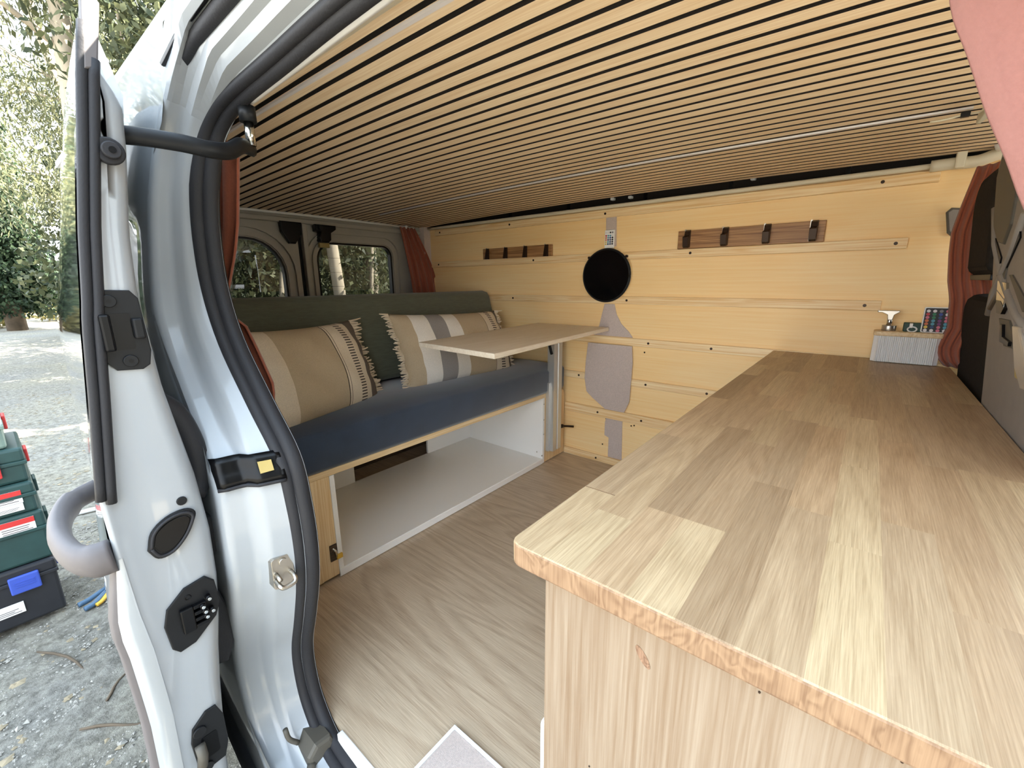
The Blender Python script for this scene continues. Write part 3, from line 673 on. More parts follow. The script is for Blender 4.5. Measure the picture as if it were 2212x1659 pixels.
# hinge arm covers between door and body
tube('hinge_cover', spline([(-0.86,0.150,0.770),(-0.86,0.172,0.745),(-0.86,0.186,0.700),(-0.86,0.192,0.650),(-0.86,0.188,0.618),(-0.85,0.175,0.60)], 4), 0.019, 'rubber', sd, 10)
prism('hinge_bump', rrect(0.165, 0.216, 0.470, 0.548, [0.03,0.01,0.01,0.03], 4), 'x', -0.89, -0.86, 'rubber', sd, 0.004)
prism('hinge_bump', [(0.165,0.40),(0.190,0.392),(0.205,0.33),(0.200,0.27),(0.185,0.235),(0.165,0.24)], 'x', -0.90, -0.87, 'rubber', sd, 0.004)

# ================================================================== BENCH
BX = -1.235
be = thing('bench_box', 'pale wood and white bench box with an open front under the blue cushion', 'bench', (-1.55, 1.15, 0))
box('plywood_top', (-1.80, BX), (0.38, 1.79), (0.362, 0.384), 'pine_y', be, 0.0015, 1)
lpn = box('end_panel', (BX-0.018, BX), (0.38, 0.600), (0.012, 0.362), 'pine_in', be, 0.001, 1)
box('end_panel_strip', (BX-0.002, BX+0.0015), (0.38, 0.545), (0.012, 0.360), 'pine_in', lpn)
prism('end_panel', [(1.775,0.004),(1.968,0.004),(1.968,0.350),(1.956,0.372),(1.940,0.376),(1.775,0.362)], 'x', BX-0.018, BX, 'pine_in', be, 0.001, 1)
box('side_panel', (-1.78, BX+0.002), (0.600, 0.616), (0.004, 0.362), 'white', be, 0.0008, 1)
box('side_panel', (-1.78, BX+0.002), (1.759, 1.775), (0.004, 0.362), 'white', be, 0.0008, 1)
box('base_panel', (-1.78, BX+0.001), (0.616, 1.759), (0.012, 0.030), 'white', be, 0.0008, 1)
box('kick_strip', (BX-0.004, BX+0.003), (0.600, 1.759), (0.002, 0.028), 'white', be, 0.001, 1)
box('back_panel', (-1.785, -1.772), (0.60, 0.985), (0.030, 0.362), 'white', be, 0.0008, 1)
box('back_panel', (-1.785, -1.772), (1.430, 1.775), (0.030, 0.362), 'white', be, 0.0008, 1)
box('back_bridge', (-1.785, -1.772), (0.985, 1.430), (0.135, 0.362), 'grey_dark', be)
box('inner_board', (-1.98, -1.96), (0.40, 1.95), (0.0, 0.36), 'darkwood', be)
for zz in (0.33, 0.245, 0.165, 0.05): cyl('panel_screw', (BX+0.0025, 1.768 if zz > 0.1 else 1.752, zz), 'x', 0.004, 0.0015, 'metal', be, 10)
cyl('panel_screw', (-1.27, 1.7585, 0.06), 'y', 0.004, 0.0015, 'metal', be, 10)
bl = box('latch_plate', (BX, BX+0.004), (0.574, 0.599), (0.070, 0.128), 'darkwood', be, 0.001, 1)
tube('latch_hook', [(BX+0.006,0.582,0.118),(BX+0.010,0.590,0.105),(BX+0.008,0.592,0.085)], 0.004, 'chrome', bl, 6)
box('latch_tag', (BX+0.004, BX+0.012), (0.592, 0.612), (0.074, 0.090), 'yellow', bl, 0.002)

# cushions
def cushion_block(name, prof, y0, y1, mat, label, cat, bev):
    """prof: closed x-z outline."""
    o = prism(name, prof, 'y', y0, y1, mat, None, bev, 3, smooth=True)
    base_origin(o); tag(o, label, cat); return o
SEATC = cushion_block('seat_cushion', [(-1.232,0.386),(-1.226,0.400),(-1.226,0.495),(-1.240,0.512),(-1.45,0.516),(-1.80,0.506),(-1.80,0.386)], 0.40, 1.952, 'blue', 'long dark blue velvet seat cushion on the bench', 'cushion', 0.012)
BACKC = cushion_block('back_cushion', [(-1.662,0.520),(-1.655,0.545),(-1.735,0.870),(-1.752,0.892),(-1.785,0.900),(-1.830,0.895),(-1.850,0.875),(-1.800,0.520)], 0.40, 1.925, 'green', 'long olive green back cushion leaning behind the pillows', 'cushion', 0.014)

# pillows
def pillow(name, w, h, t, mat, label, loc, rot, sides, fl_len=1.0):
    root = thing(name, label, 'pillow', loc, 'fringed striped pillows on the bench'); root.rotation_euler = rot
    nu, nv = 44, 26; V = []; Fc = []
    def P(u, v, s):
        eu = 1-abs(u)**2.6; ev = 1-abs(v)**2.4
        th = t*0.5*(max(0, eu)**0.5)*(max(0, ev)**0.5)
        pin = 0.028*(abs(u)**4)*(abs(v)**4)
        x = u*w/2*(1-0.05*(1-abs(u))*0-0.06*(v*v)*0) - math.copysign(pin, u)*0 ; y = v*h/2*(1-0.09*(1-abs(v)**2)*0)
        x *= 1-0.05*(1-v*v)*abs(u)**3; y *= 1-0.08*(1-u*u)*abs(v)**3
        wr = 0.004*math.sin(9*u+5*v)*(1-u*u)*(1-v*v)+0.006*math.sin(14*v+3*u)*abs(u)**3*(1-v*v)
        return (x, y, s*th+wr)
    for s in (1, -1):
        for j in range(nv+1):
            for i in range(nu+1): V.append(P(-1+2*i/nu, -1+2*j/nv, s))
    o2 = (nu+1)*(nv+1)
    for j in range(nv):
        for i in range(nu):
            a = j*(nu+1)+i; Fc.append((a, a+1, a+nu+2, a+nu+1)); Fc.append((o2+a, o2+a+nu+1, o2+a+nu+2, o2+a+1))
    me = D.meshes.new('pillow_cover'); me.from_pydata(V, [], Fc); me.materials.append(mat)
    bm = bmesh.new(); bm.from_mesh(me); bmesh.ops.remove_doubles(bm, verts=bm.verts, dist=1e-5); bmesh.ops.recalc_face_normals(bm, faces=bm.faces); bm.to_mesh(me); bm.free()
    for p in me.polygons: p.use_smooth = True
    obj('cover', me, root)
    V = []; Fc = []
    for sgn in sides:
        for k in range(62):
            v = -1+2*(k+0.5)/62; p = P(sgn*1.0, v, 1); n = 5; L = fl_len*random.uniform(0.020, 0.034) * (1.5 if k in (0,1,60,61) else 1)
            dy = random.uniform(-0.008, 0.008); dz = random.uniform(-0.004, 0.022)
            pts = [(p[0]-sgn*0.004, p[1], p[2]), (p[0]+sgn*L*0.5, p[1]+dy*0.3, p[2]+dz*0.6), (p[0]+sgn*L, p[1]+dy, p[2]+dz*0.6-0.002)]
            tv, tf = tube_geo(pts, [0.0036, 0.0034, 0.0024], 5); off = len(V); V += tv; Fc += [tuple(i+off for i in f) for f in tf]
    me = D.meshes.new('fringe'); me.from_pydata([tuple(v) for v in V], [], Fc); me.materials.append(MT['fringe'])
    f = obj('fringe', me, root); f['kind'] = 'stuff'; f['label'] = 'cream cotton fringe'
    return root
BEI, CRM, WHT, GRY, TAU, DKL = srgb(184,166,138), srgb(218,204,182), srgb(226,220,210), srgb(146,141,138), srgb(106,96,88), srgb(70,60,52)
pm1 = pillow_mat('pillow_stripes_wide', [(0.0,TAU),(0.10,CRM),(0.235,BEI),(0.625,DKL),(0.632,CRM),(0.645,DKL),(0.652,CRM),(0.86,TAU)], (0.745,0.805,34))
pm2 = pillow_mat('pillow_stripes_narrow', [(0.0,BEI),(0.12,WHT),(0.245,GRY),(0.375,WHT),(0.49,BEI),(0.755,DKL),(0.76,CRM),(0.93,TAU)], (0.825,0.875,30))
def frame_rot(xdir, ydir):
    X = Vector(xdir).normalized(); Z = X.cross(Vector(ydir)).normalized(); Y = Z.cross(X)
    return Matrix((X, Y, Z)).transposed().to_euler()
pillow('pillow', 0.56, 0.36, 0.17, pm1, 'beige fringed pillow with wide plain middle, nearest the door pillar', (-1.485, 0.70, 0.640), frame_rot((-0.30,0.95,-0.02), (-0.36,-0.06,0.93)), (1,), 1.5)
pillow('pillow', 0.66, 0.36, 0.16, pm2, 'white, grey and beige striped fringed pillow partly behind the small table', (-1.520, 1.440, 0.645), frame_rot((0.06,0.99,-0.03), (-0.42,0.03,0.90)), (-1, 1))

# ================================================================== TABLE
tb = thing('swivel_table', 'small pale wood table on an aluminium post in front of the bench', 'table', (-1.20, 1.85, 0.05))
tp = prism('tabletop', [(-1.325,1.055),(-0.905,1.020),(-0.985,1.968),(-1.418,1.968)], 'z', 0.708, 0.726, 'table', tb, 0.002, 2)
po = prism('post', [(-1.2345,1.800),(-1.2345,1.876),(-1.195,1.876),(-1.195,1.845),(-1.203,1.842),(-1.203,1.834),(-1.195,1.831),(-1.195,1.800)], 'z', 0.066, 0.708, 'alu', tb, 0.0015, 1)
box('post_groove', (-1.2045, -1.2025), (1.834, 1.842), (0.068, 0.706), 'grey_dark', po)
box('post_side_rail', (-1.2345, -1.215), (1.786, 1.800), (0.066, 0.44), 'alu', tb, 0.001, 1)
lv = box('hinge_block', (-1.24, -1.17), (1.62, 1.70), (0.668, 0.706), 'grey_dark', tb, 0.004)
tube('clamp_lever', spline([(-1.20,1.66,0.676),(-1.19,1.70,0.672),(-1.185,1.735,0.655),(-1.18,1.755,0.60)], 4), 0.007, 'plastic', tb, 8)
kl = tube('lower_lever', spline([(-1.215,1.876,0.185),(-1.20,1.90,0.182),(-1.185,1.925,0.178),(-1.165,1.955,0.172)], 3), 0.006, 'screw', tb, 8)
cyl('lever_hub', (-1.205, 1.895, 0.182), (0.4,0.9,0), 0.011, 0.02, 'screw', kl, 10)

# ================================================================== COUNTER
ct = thing('worktop', 'oak butcher-block worktop of joined staves filling the right foreground', 'worktop', (-0.02, 1.15, 0.649))
CX0, CX1, CY0, CY1, CZ0, CZ1 = -0.268, 0.226, 0.318, 1.972, 0.650, 0.676
nrow = 11; sw = (CX1-CX0)/nrow; rr_ = random.Random(3)
for r in range(nrow):
    x0 = CX0+r*sw; x1 = x0+sw; y = CY0; first = True
    while y < CY1-1e-4:
        L = rr_.uniform(0.18, 0.42)
        if first: L *= rr_.uniform(0.35, 1.0)
        y2 = y+L
        if CY1-y2 < 0.12: y2 = CY1
        if r == 0 and first:
            q = 0.016; poly = [(x0+q*(1-math.cos(a)), CY0+q*(1-math.sin(a))) for a in np.linspace(0, PI/2, 6)]+[(x1, CY0), (x1, y2), (x0, y2)]
            s = prism('stave', poly, 'z', CZ0, CZ1, 'oak', ct, 0.0022, 2)
        else:
            s = box('stave', (x0, x1), (y, y2), (CZ0, CZ1), 'oak', ct)
            bm = bmesh.new(); bm.from_mesh(s.data); es = []
            for e in bm.edges:
                c = [v.co+ct.location for v in e.verts]
                if (first and all(abs(p.y-CY0) < 1e-5 for p in c) and abs(c[0].z-c[1].z) < 1e-5) or (r == 0 and all(abs(p.x-CX0) < 1e-5 for p in c) and abs(c[0].z-c[1].z) < 1e-5): es.append(e)
            if es: bmesh.ops.bevel(bm, geom=es, offset=0.0025, segments=2, affect='EDGES', profile=0.5)
            bm.to_mesh(s.data); bm.free()
        s.data.materials.append(MT['oak_end'])
        for p in s.data.polygons:
            if abs(p.normal.y) > 0.8: p.material_index = 1
        # own mesh centre as the piece's origin so grain runs differ
        c = Vector(((x0+x1)/2, (y+y2)/2, CZ0))-ct.location
        s.data.transform(Matrix.Translation(-c)); s.location = c
        y = y2; first = False
cab = thing('counter_cabinet', 'pale knotty pine cabinet carrying the oak worktop', 'cabinet', (0.0, 1.1, 0.0))
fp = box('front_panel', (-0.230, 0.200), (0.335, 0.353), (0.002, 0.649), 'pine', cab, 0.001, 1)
for q in ((-0.024, 0.633), (-0.078, 0.639), (-0.168, 0.428), (0.06, 0.636)): cyl('nail_head', (q[0], 0.3345, q[1]), 'y', 0.0009, 0.001, 'screw', fp, 8)
MT['knot'] = wood('pine_knot', srgb(150,118,94), srgb(104,76,56), 'z', 60, 0.6, 300, 1.0, 0.5, bump=0.02, rw=0.7)
prism('knot', [(-0.118+0.0065*math.cos(a)-0.004*math.sin(a), 0.606+0.0095*math.sin(a)-0.003*math.cos(a)) for a in np.linspace(0, 2*PI, 18, endpoint=False)], 'y', 0.3346, 0.3352, 'knot', fp)
box('side_panel', (-0.230, -0.214), (0.354, 1.95), (0.002, 0.649), 'pine', cab, 0.001, 1)
box('side_panel', (0.184, 0.200), (0.354, 1.95), (0.002, 0.649), 'pine', cab, 0.001, 1)
wb = box('white_bin', (-0.300, -0.236), (0.425, 0.72), (0.001, 0.300), 'white', None, 0.006); base_origin(wb)
tag(wb, 'white box standing on the floor against the left side of the pine cabinet', 'box')
em = thing('entry_mat', 'mauve carpet mat with white edging on the floor by the door sill', 'mat', (-0.42, 0.42, 0.0))
box('carpet', (-0.565, -0.24), (0.337, 0.485), (0.001, 0.010), 'carpet', em, 0.002)
box('edging', (-0.572, -0.565), (0.337, 0.492), (0.001, 0.012), 'white_plastic', em, 0.001)
box('edging', (-0.565, -0.24), (0.485, 0.492), (0.001, 0.012), 'white_plastic', em, 0.001)

# ================================================================== ON THE PLYWOOD WALL
def patch(poly, label, t=0.004):
    o = prism('carpet_patch', poly, 'y', WY-t, WY-0.0145 if t > 0.0145 else WY-0.0005, 'carpet', None, 0.0012, 1); base_origin(o)
    return tag(o, label, 'carpet patch', 'carpet patches on the plywood wall')
patch([(-1.030,1.249),(-0.976,1.249),(-0.970,1.110),(-1.026,1.110)], 'short strip of mauve carpet above the round black disc')
patch([(-1.020,0.839),(-0.966,0.839),(-0.952,0.790),(-0.925,0.745),(-0.885,0.710),(-0.862,0.681),(-1.075,0.681),(-1.045,0.73),(-1.032,0.79)], 'flared mauve carpet piece just below the round black disc')
patch([(-1.098,0.641),(-0.858,0.641),(-0.850,0.560),(-0.852,0.480),(-0.856,0.362),(-0.880,0.302),(-0.985,0.302),(-1.060,0.350),(-1.098,0.380),(-1.112,0.450),(-1.108,0.540)], 'largest mauve carpet piece, on the wall right of the table post', 0.018)
patch([(-0.985,0.250),(-0.893,0.250),(-0.886,0.038),(-0.965,0.038),(-0.965,0.145),(-0.990,0.155),(-0.990,0.225)], 'narrow mauve carpet piece lowest on the wall near the floor')
dm = thing('wall_disc', 'round glossy black disc in a black rim hung on the plywood wall', 'black disc', (-1.004, WY-0.02, 0.849))
cyl('disc_face', (-1.004, WY-0.034, 0.975), 'y', 0.118, 0.006, 'disc', dm, 56)
V, Fc = tube_geo([(-1.004+0.120*math.cos(a), WY-0.030, 0.975+0.120*math.sin(a)) for a in np.linspace(0, 2*PI, 57)], 0.0075, 8)
mesh('rim', V, Fc, 'plastic', dm, True)
cyl('backing', (-1.004, WY-0.018, 0.975), 'y', 0.122, 0.010, 'white_plastic', dm, 48)
for a in (0.72, 2.42): cyl('mount_knob', (-1.004+0.131*math.cos(a), WY-0.024, 0.975+0.131*math.sin(a)), 'y', 0.006, 0.012, 'screw', dm, 10)

def key_pad(root, x0, z0, dx, dz, cols, rows, mats, y, r, rot=None, off=(0,0,0)):
    me = None
    for j in range(rows):
        for i in range(cols):
            m_ = mats[j % len(mats)][i % len(mats[0])]
            k = cyl('button', (x0+i*dx, y, z0-j*dz), 'y', r, 0.0016, m_, root, 10)
            if rot: pass
for nm, c in (('key_red',(190,50,60)),('key_green',(40,120,80)),('key_blue',(50,70,150)),('key_white',(225,220,220)),('key_orange',(205,110,60)),('key_cyan',(80,150,170)),('key_purple',(110,50,110)),('key_pink',(205,110,130)),('key_yellow',(220,190,80)),('key_grey',(120,120,125)),('key_navy',(40,70,110)),('key_black',(24,22,26))):
    MT[nm] = plain(nm, srgb(*c), 0.45)
r1 = thing('remote_control', 'small white remote control fixed to the wall above the round black disc', 'remote control', (-1.004, WY-0.01, 1.102), 'LED remote controls')
box('body', (-1.029, -0.979), (WY-0.012, WY-0.004), (1.103, 1.186), 'white_plastic', r1, 0.002)
key_pad(r1, -1.021, 1.174, 0.011, 0.0125, 4, 1, [['key_white','key_white','key_black','key_grey']], WY-0.0125, 0.0042)
key_pad(r1, -1.021, 1.160, 0.011, 0.0095, 4, 5, [['key_red','key_cyan','key_cyan','key_white'],['key_orange','key_cyan','key_blue','key_black'],['key_orange','key_navy','key_navy','key_black'],['key_yellow','key_cyan','key_navy','key_black'],['key_yellow','key_navy','key_navy','key_black']], WY-0.0125, 0.0042)

def hook_rack(x0, x1, z0, z1, label, lower):
    r = thing('hook_rack', label, 'hook rack', ((x0+x1)/2, WY-0.02, z0), 'wall hook racks')
    box('board', (x0, x1), (WY-0.014, WY-0.001), (z0, z1), 'walnut', r, 0.002)
    n = 4; span = (x1-x0)
    for k in range(n):
        x = x0+span*(0.06+k*0.285); h = z1-z0
        hk = prism('hook', [(WY-0.0145, z1+0.002),(WY-0.026, z1-0.004),(WY-0.030, z1-0.020),(WY-0.046, z1-0.030),(WY-0.050, z1-0.026),(WY-0.052, z1-0.030),(WY-0.044, z0+0.008),(WY-0.036, z0+0.002),(WY-0.0145, z0+0.006)] if not lower else
                   [(WY-0.0145, z1),(WY-0.020, z1),(WY-0.034, z0+0.002),(WY-0.0145, z0+0.002)], 'x', x, x+0.022, 'screw', r, 0.001, 1)
        box('hook_plate', (x-0.003, x+0.003), (WY-0.017, WY-0.014), (z0+0.004, z1+0.004), 'metal', hk)
    return r
hook_rack(-1.827, -1.334, 1.078, 1.140, 'walnut hook rack with four dark hooks near the rear curtain, left of the disc', True)
hook_rack(-0.678, -0.157, 1.081, 1.155, 'walnut hook rack with four dark hooks to the right of the disc', False)

# ================================================================== ORGANISER ON THE WORKTOP
og = thing('organiser_box', 'white ribbed organiser box with a wooden rim at the back of the worktop', 'organiser', (0.12, 1.92, 0.677))
OX0, OX1, OY0, OY1, OZ0, OZ1 = 0.030, 0.196, 1.895, 1.962, 0.678, 0.764
def ribbed():
    pts = []; n = 30
    base = rrect(OX0, OX1, OY0, OY1, 0.010, 4)
    front = []
    for k in range(n*6+1):
        t = k/(n*6); x = OX0+0.01+(OX1-OX0-0.02)*t; front.append((x, OY0-0.0042*abs(math.sin(PI*t*n))))
    back = [p for p in base if not (abs(p[1]-OY0) < 1e-6)]
    return front+[p for p in rrect(OX0, OX1, OY0+0.0, OY1, 0.010, 4)[18:]] , base
f_, b_ = ribbed()
poly = f_+[(OX1, OY0+0.008),(OX1, OY1-0.008),(OX1-0.008, OY1),(OX0+0.008, OY1),(OX0, OY1-0.008),(OX0, OY0+0.008)]
prism('body', poly[:181]+poly[-6:], 'z', OZ0, OZ1, 'white_plastic', og)
prism('rim', rrect(OX0-0.003, OX1+0.003, OY0-0.004, OY1+0.003, 0.012, 4), 'z', OZ1, OZ1+0.015, 'pine_y', og, 0.003)
tl = thing('metal_tool', 'T-shaped brushed metal tool standing on the organiser box', 'tool', (0.063, 1.93, OZ1+0.015))
cyl('foot', (0.064, 1.93, OZ1+0.024), 'z', 0.019, 0.018, 'metal', tl, 20, bevel=0.001)
cyl('stem', (0.063, 1.93, OZ1+0.045), 'z', 0.0075, 0.040, 'chrome', tl, 14)
prism('blade', [(0.028,0.846),(0.084,0.846),(0.084,0.841),(0.072,0.832),(0.069,0.815),(0.057,0.815),(0.054,0.832),(0.040,0.839),(0.028,0.840)], 'y', 1.921, 1.939, 'metal', tl, 0.0015)
gc = thing('green_case', 'small dark green case with a white ring on the organiser box', 'small case', (0.125, 1.935, OZ1+0.015))
box('case', (0.100, 0.146), (1.925, 1.950), (OZ1+0.0155, OZ1+0.044), 'darkgreen', gc, 0.002)
V, Fc = tube_geo([(0.122+0.011*math.cos(a), 1.921, OZ1+0.0235+0.008*math.sin(a)) for a in np.linspace(0, 2*PI, 21)], 0.0022, 6)
mesh('ring', V, Fc, 'white_plastic', gc, True)
box('clip', (0.114, 0.122), (1.918, 1.925), (OZ1+0.028, OZ1+0.043), 'white_plastic', gc, 0.001)
r2 = thing('remote_control', 'white remote with rows of coloured buttons leaning on the organiser box', 'remote control', (0.175, 1.925, OZ1+0.0155), 'LED remote controls')
b2 = prism('body', rrect(0.142, 0.207, OZ1+0.0155, 0.860, 0.004, 3), 'y', 1.922, 1.930, 'white_plastic', r2, 0.001)
prism('dark_face', rrect(0.145, 0.204, OZ1+0.018, 0.857, 0.003, 3), 'y', 1.9212, 1.9225, 'key_black', b2)
key_pad(r2, 0.1525, 0.848, 0.0148, 0.0102, 4, 7, [['key_white','key_white','key_grey','key_pink'],['key_red','key_green','key_blue','key_white'],['key_pink','key_green','key_navy','key_pink'],['key_orange','key_cyan','key_purple','key_pink'],['key_orange','key_cyan','key_purple','key_cyan'],['key_yellow','key_navy','key_pink','key_cyan'],['key_white','key_white','key_pink','key_white']], 1.9205, 0.0047)

# ================================================================== CURTAINS
def curtain(name, rows, mat, label, loc=None):
    o = grid(name, rows, mat, None, thick=0.0018); base_origin(o); tag(o, label, 'curtain', 'rust linen curtains'); return o
def swag(top, bot, levels, cols, amp, folds, bulge=None, phase=0.0):
    """top/bot: plan-and-height polylines sampled along the cloth width; folds as waves along the given normal."""
    rows = []
    for j in range(levels+1):
        t = j/levels; r = []
        for i in range(cols+1):
            s = i/cols; a = np.array([interp(s, [k/(len(top)-1) for k in range(len(top))], [p[d] for p in top]) for d in range(3)])
            b = np.array([interp(s, [k/(len(bot)-1) for k in range(len(bot))], [p[d] for p in bot]) for d in range(3)])
            p = a+(b-a)*t
            if bulge is not None: p = p+np.array(bulge(s, t))
            w = amp*math.sin(2*PI*folds*s+phase+0.5*t)
            r.append((p[0]+w, p[1]-w*0.6, p[2]))
        rows.append(r)
    return rows
# behind the pillar, tied in at seat-back height
zsC = [1.235,1.16,1.08,1.02,0.965,0.915,0.86,0.79,0.71,0.64]
xR = [-1.030,-1.06,-1.095,-1.135,-1.185,-1.235,-1.205,-1.140,-1.075,-1.10]
rows = []
for z, xr in zip(*[list(a) for a in (np.linspace(1.235, 0.64, 24), [interp(-z, [-q for q in zsC], xR) for z in np.linspace(1.235, 0.64, 24)])]):
    rows.append([(xr-0.10*(i/16)*1.6, 0.400-0.006+0.010*math.sin(i*1.15)-0.012*i/16+(0.02 if z < 0.86 else 0), z) for i in range(17)])
curtain('curtain', rows, 'rust', 'rust curtain hanging just inside the rubber door seal')
curtain('curtain', swag([(-2.315,1.745,1.286),(-2.315,1.86,1.286)], [(-2.27,1.80,0.60),(-2.24,1.965,0.60)], 20, 40, 0.012, 4.0, lambda s, t: (0, 0.02*math.sin(PI*t)+(0.06*s*math.sin(PI*min(1,t*1.1))), 0)), 'rust', 'rust curtain tied back beside the rear window')
xl = [0.187,0.172,0.163,0.168,0.178,0.192,0.200,0.188,0.184,0.196,0.212]; zl = [1.262,1.161,1.083,1.02,0.942,0.885,0.80,0.755,0.730,0.696,0.678]
rows = []
for z in np.linspace(1.262, 0.679, 30):
    x0 = interp(-z, [-q for q in zl], xl); x0 = x0*1.0
    rows.append([(x0+0.10*i/36, 1.905-0.10*(i/36)+0.010*math.sin(i*0.95+z*3), z) for i in range(37)])
curtain('curtain', rows, 'rust', 'rust curtain hanging between the plywood wall and the far front seat')
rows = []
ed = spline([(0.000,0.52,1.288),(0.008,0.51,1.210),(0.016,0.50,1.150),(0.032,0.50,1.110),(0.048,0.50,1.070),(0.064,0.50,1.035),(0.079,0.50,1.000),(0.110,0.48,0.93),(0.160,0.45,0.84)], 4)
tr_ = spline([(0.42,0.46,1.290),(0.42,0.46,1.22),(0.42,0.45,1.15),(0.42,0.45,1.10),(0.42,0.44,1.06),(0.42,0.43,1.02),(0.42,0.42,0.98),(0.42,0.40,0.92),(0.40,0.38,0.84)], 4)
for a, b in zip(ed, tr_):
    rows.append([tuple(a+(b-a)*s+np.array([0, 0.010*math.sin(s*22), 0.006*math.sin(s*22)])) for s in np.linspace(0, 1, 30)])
curtain('curtain', rows, 'rust_backlit', 'rust curtain coloured salmon as if backlit, sweeping across the top right corner')

# ================================================================== FRONT SEATS
fs = thing('front_seat', 'charcoal fabric front seat with a headrest beside the far curtain', 'seat', (0.30, 1.66, 0.05))
def seat_x(z): return 0.248-0.055*(z-0.6)/0.6
prof = rrect(1.415, 1.905, 0.30, 0.905, [0.06,0.10,0.04,0.04], 6)
def slab(name, poly, mat, parent, off, th, bev):
    bm = bmesh.new(); va = [bm.verts.new((seat_x(v)+off, u, v)) for u, v in poly]; vb = [bm.verts.new((seat_x(v)+off+th, u, v)) for u, v in poly]
    bm.faces.new(va); bm.faces.new(vb[::-1]); n = len(poly)
    sd_ = [bm.faces.new((va[i], vb[i], vb[(i+1)%n], va[(i+1)%n])) for i in range(n)]
    bmesh.ops.recalc_face_normals(bm, faces=bm.faces)
    if bev:
        s = set(va); s2 = set(vb); bmesh.ops.bevel(bm, geom=[e for e in bm.edges if (e.verts[0] in s and e.verts[1] in s) or (e.verts[0] in s2 and e.verts[1] in s2)], offset=bev, segments=3, affect='EDGES', profile=0.5)
    return finish_bm(bm, name, mat, parent, smooth=False)
slab('backrest', prof, 'seat_fabric', fs, 0.0, 0.12, 0.03)
hr = slab('headrest', rrect(1.500, 1.800, 0.955, 1.205, [0.10,0.07,0.02,0.02], 6), 'seat_fabric', fs, -0.012, 0.10, 0.025)
slab('headrest_base', rrect(1.51, 1.79, 0.944, 0.958, 0.004, 2), 'plastic', fs, -0.004, 0.08, 0.002)
for q in (1.56, 1.60, 1.64): cyl('headrest_post', (seat_x(0.92)+0.03, q, 0.925), 'z', 0.006, 0.05, 'chrome', fs, 10)
box('post_housing', (seat_x(0.92)+0.01, seat_x(0.92)+0.05), (1.53, 1.545), (0.895, 0.945), 'plastic', fs, 0.003)
box('seat_base', (0.262, 0.78), (1.42, 1.90), (0.05, 0.33), 'seat_fabric', fs, 0.04)
ms = thing('middle_seat', 'grey plastic seat back with X-shaped ribs at the right edge', 'seat', (0.30, 1.15, 0.05))
shell = [(1.408,0.30),(1.412,0.70),(1.425,0.90),(1.462,1.02),(1.500,1.13),(1.505,1.19),(1.47,1.225),(1.27,1.215),(1.21,1.12),(1.10,1.0),(0.96,0.92),(0.89,0.86),(0.88,0.30)]
slab('back_shell', shell, 'grey_plastic', ms, -0.012, 0.05, 0.012)
slab('upper_pocket', [(1.455,1.060),(1.392,1.022),(1.340,1.015),(1.295,1.050),(1.275,1.11),(1.285,1.17),(1.32,1.200),(1.44,1.200),(1.475,1.165)], 'grey_dark', ms, -0.0165, 0.010, 0.004)
for nm, pl_, mt_ in (('rib_slot', [(1.452,1.040),(1.442,1.040),(1.352,0.990),(1.360,0.975),(1.372,0.975)], 'plastic_dk'), ('rib_slot', [(1.228,1.045),(1.215,1.020),(1.295,0.968),(1.312,0.975),(1.305,0.990)], 'plastic_dk'),
                     ('rib_slot', [(1.372,0.955),(1.362,0.945),(1.425,0.895),(1.438,0.90),(1.432,0.915)], 'plastic_dk'), ('rib_slot', [(1.262,0.955),(1.240,0.955),(1.130,0.915),(1.115,0.895),(1.135,0.892)], 'grey_dark'),
                     ('rib_slot', [(1.345,0.972),(1.308,0.982),(1.292,0.965),(1.300,0.945),(1.330,0.950)], 'grey_dark')):
    slab(nm, pl_, mt_, ms, -0.0145, 0.008, 0)
def ridge(pts, r=0.007):
    tube('rib', [(seat_x(v)-0.0125, u, v) for u, v in pts], r, 'grey_plastic', ms, 8)
ridge([(1.475,1.10),(1.43,1.02),(1.35,0.965),(1.28,0.93),(1.18,0.885),(1.05,0.85)]); ridge([(1.20,1.06),(1.27,0.995),(1.34,0.95),(1.40,0.905),(1.42,0.87)])
ridge([(1.405,0.885),(1.33,0.925),(1.24,0.905),(1.12,0.845),(1.03,0.80)], 0.006)
lev = slab('recline_latch', [(1.335,0.945),(1.268,0.940),(1.255,0.915),(1.262,0.895),(1.300,0.890),(1.330,0.905)], 'chrome', ms, -0.018, 0.010, 0.002)
slab('latch_hole', [(1.325,0.905),(1.285,0.905),(1.25,0.893),(1.27,0.880),(1.31,0.880)], 'plastic_dk', ms, -0.0185, 0.006, 0)
hl = slab('hook_recess', [(1.300,0.870),(1.215,0.872),(1.165,0.840),(1.170,0.825),(1.235,0.822),(1.262,0.838)], 'grey_dark', ms, -0.0155, 0.008, 0.001)
slab('recess_hook', [(1.255,0.862),(1.238,0.862),(1.228,0.840),(1.172,0.836),(1.175,0.828),(1.245,0.828)], 'plastic_dk', ms, -0.020, 0.010, 0.001)
slab('side_handle', [(1.14,0.868),(1.10,0.868),(1.03,0.82),(1.0,0.80),(0.985,0.78),(1.04,0.775),(1.09,0.80)], 'alu', ms, -0.024, 0.014, 0.003)
slab('handle_foot', [(1.10,0.80),(1.06,0.80),(1.05,0.785),(1.09,0.785)], 'gold', ms, -0.022, 0.012, 0.001)
box('seat_base', (0.262, 0.78), (0.88, 1.40), (0.05, 0.33), 'seat_fabric', ms, 0.04)
bg_ = thing('belt_guide', 'grey plastic belt guide on the plywood wall beside the far curtain', 'belt guide', (0.165, WY-0.01, 1.08))
prism('guide_plate', [(0.148,1.150),(0.158,1.162),(0.185,1.158),(0.190,1.085),(0.170,1.078),(0.160,1.088)], 'y', WY-0.020, WY-0.001, 'grey_dark', bg_, 0.003)
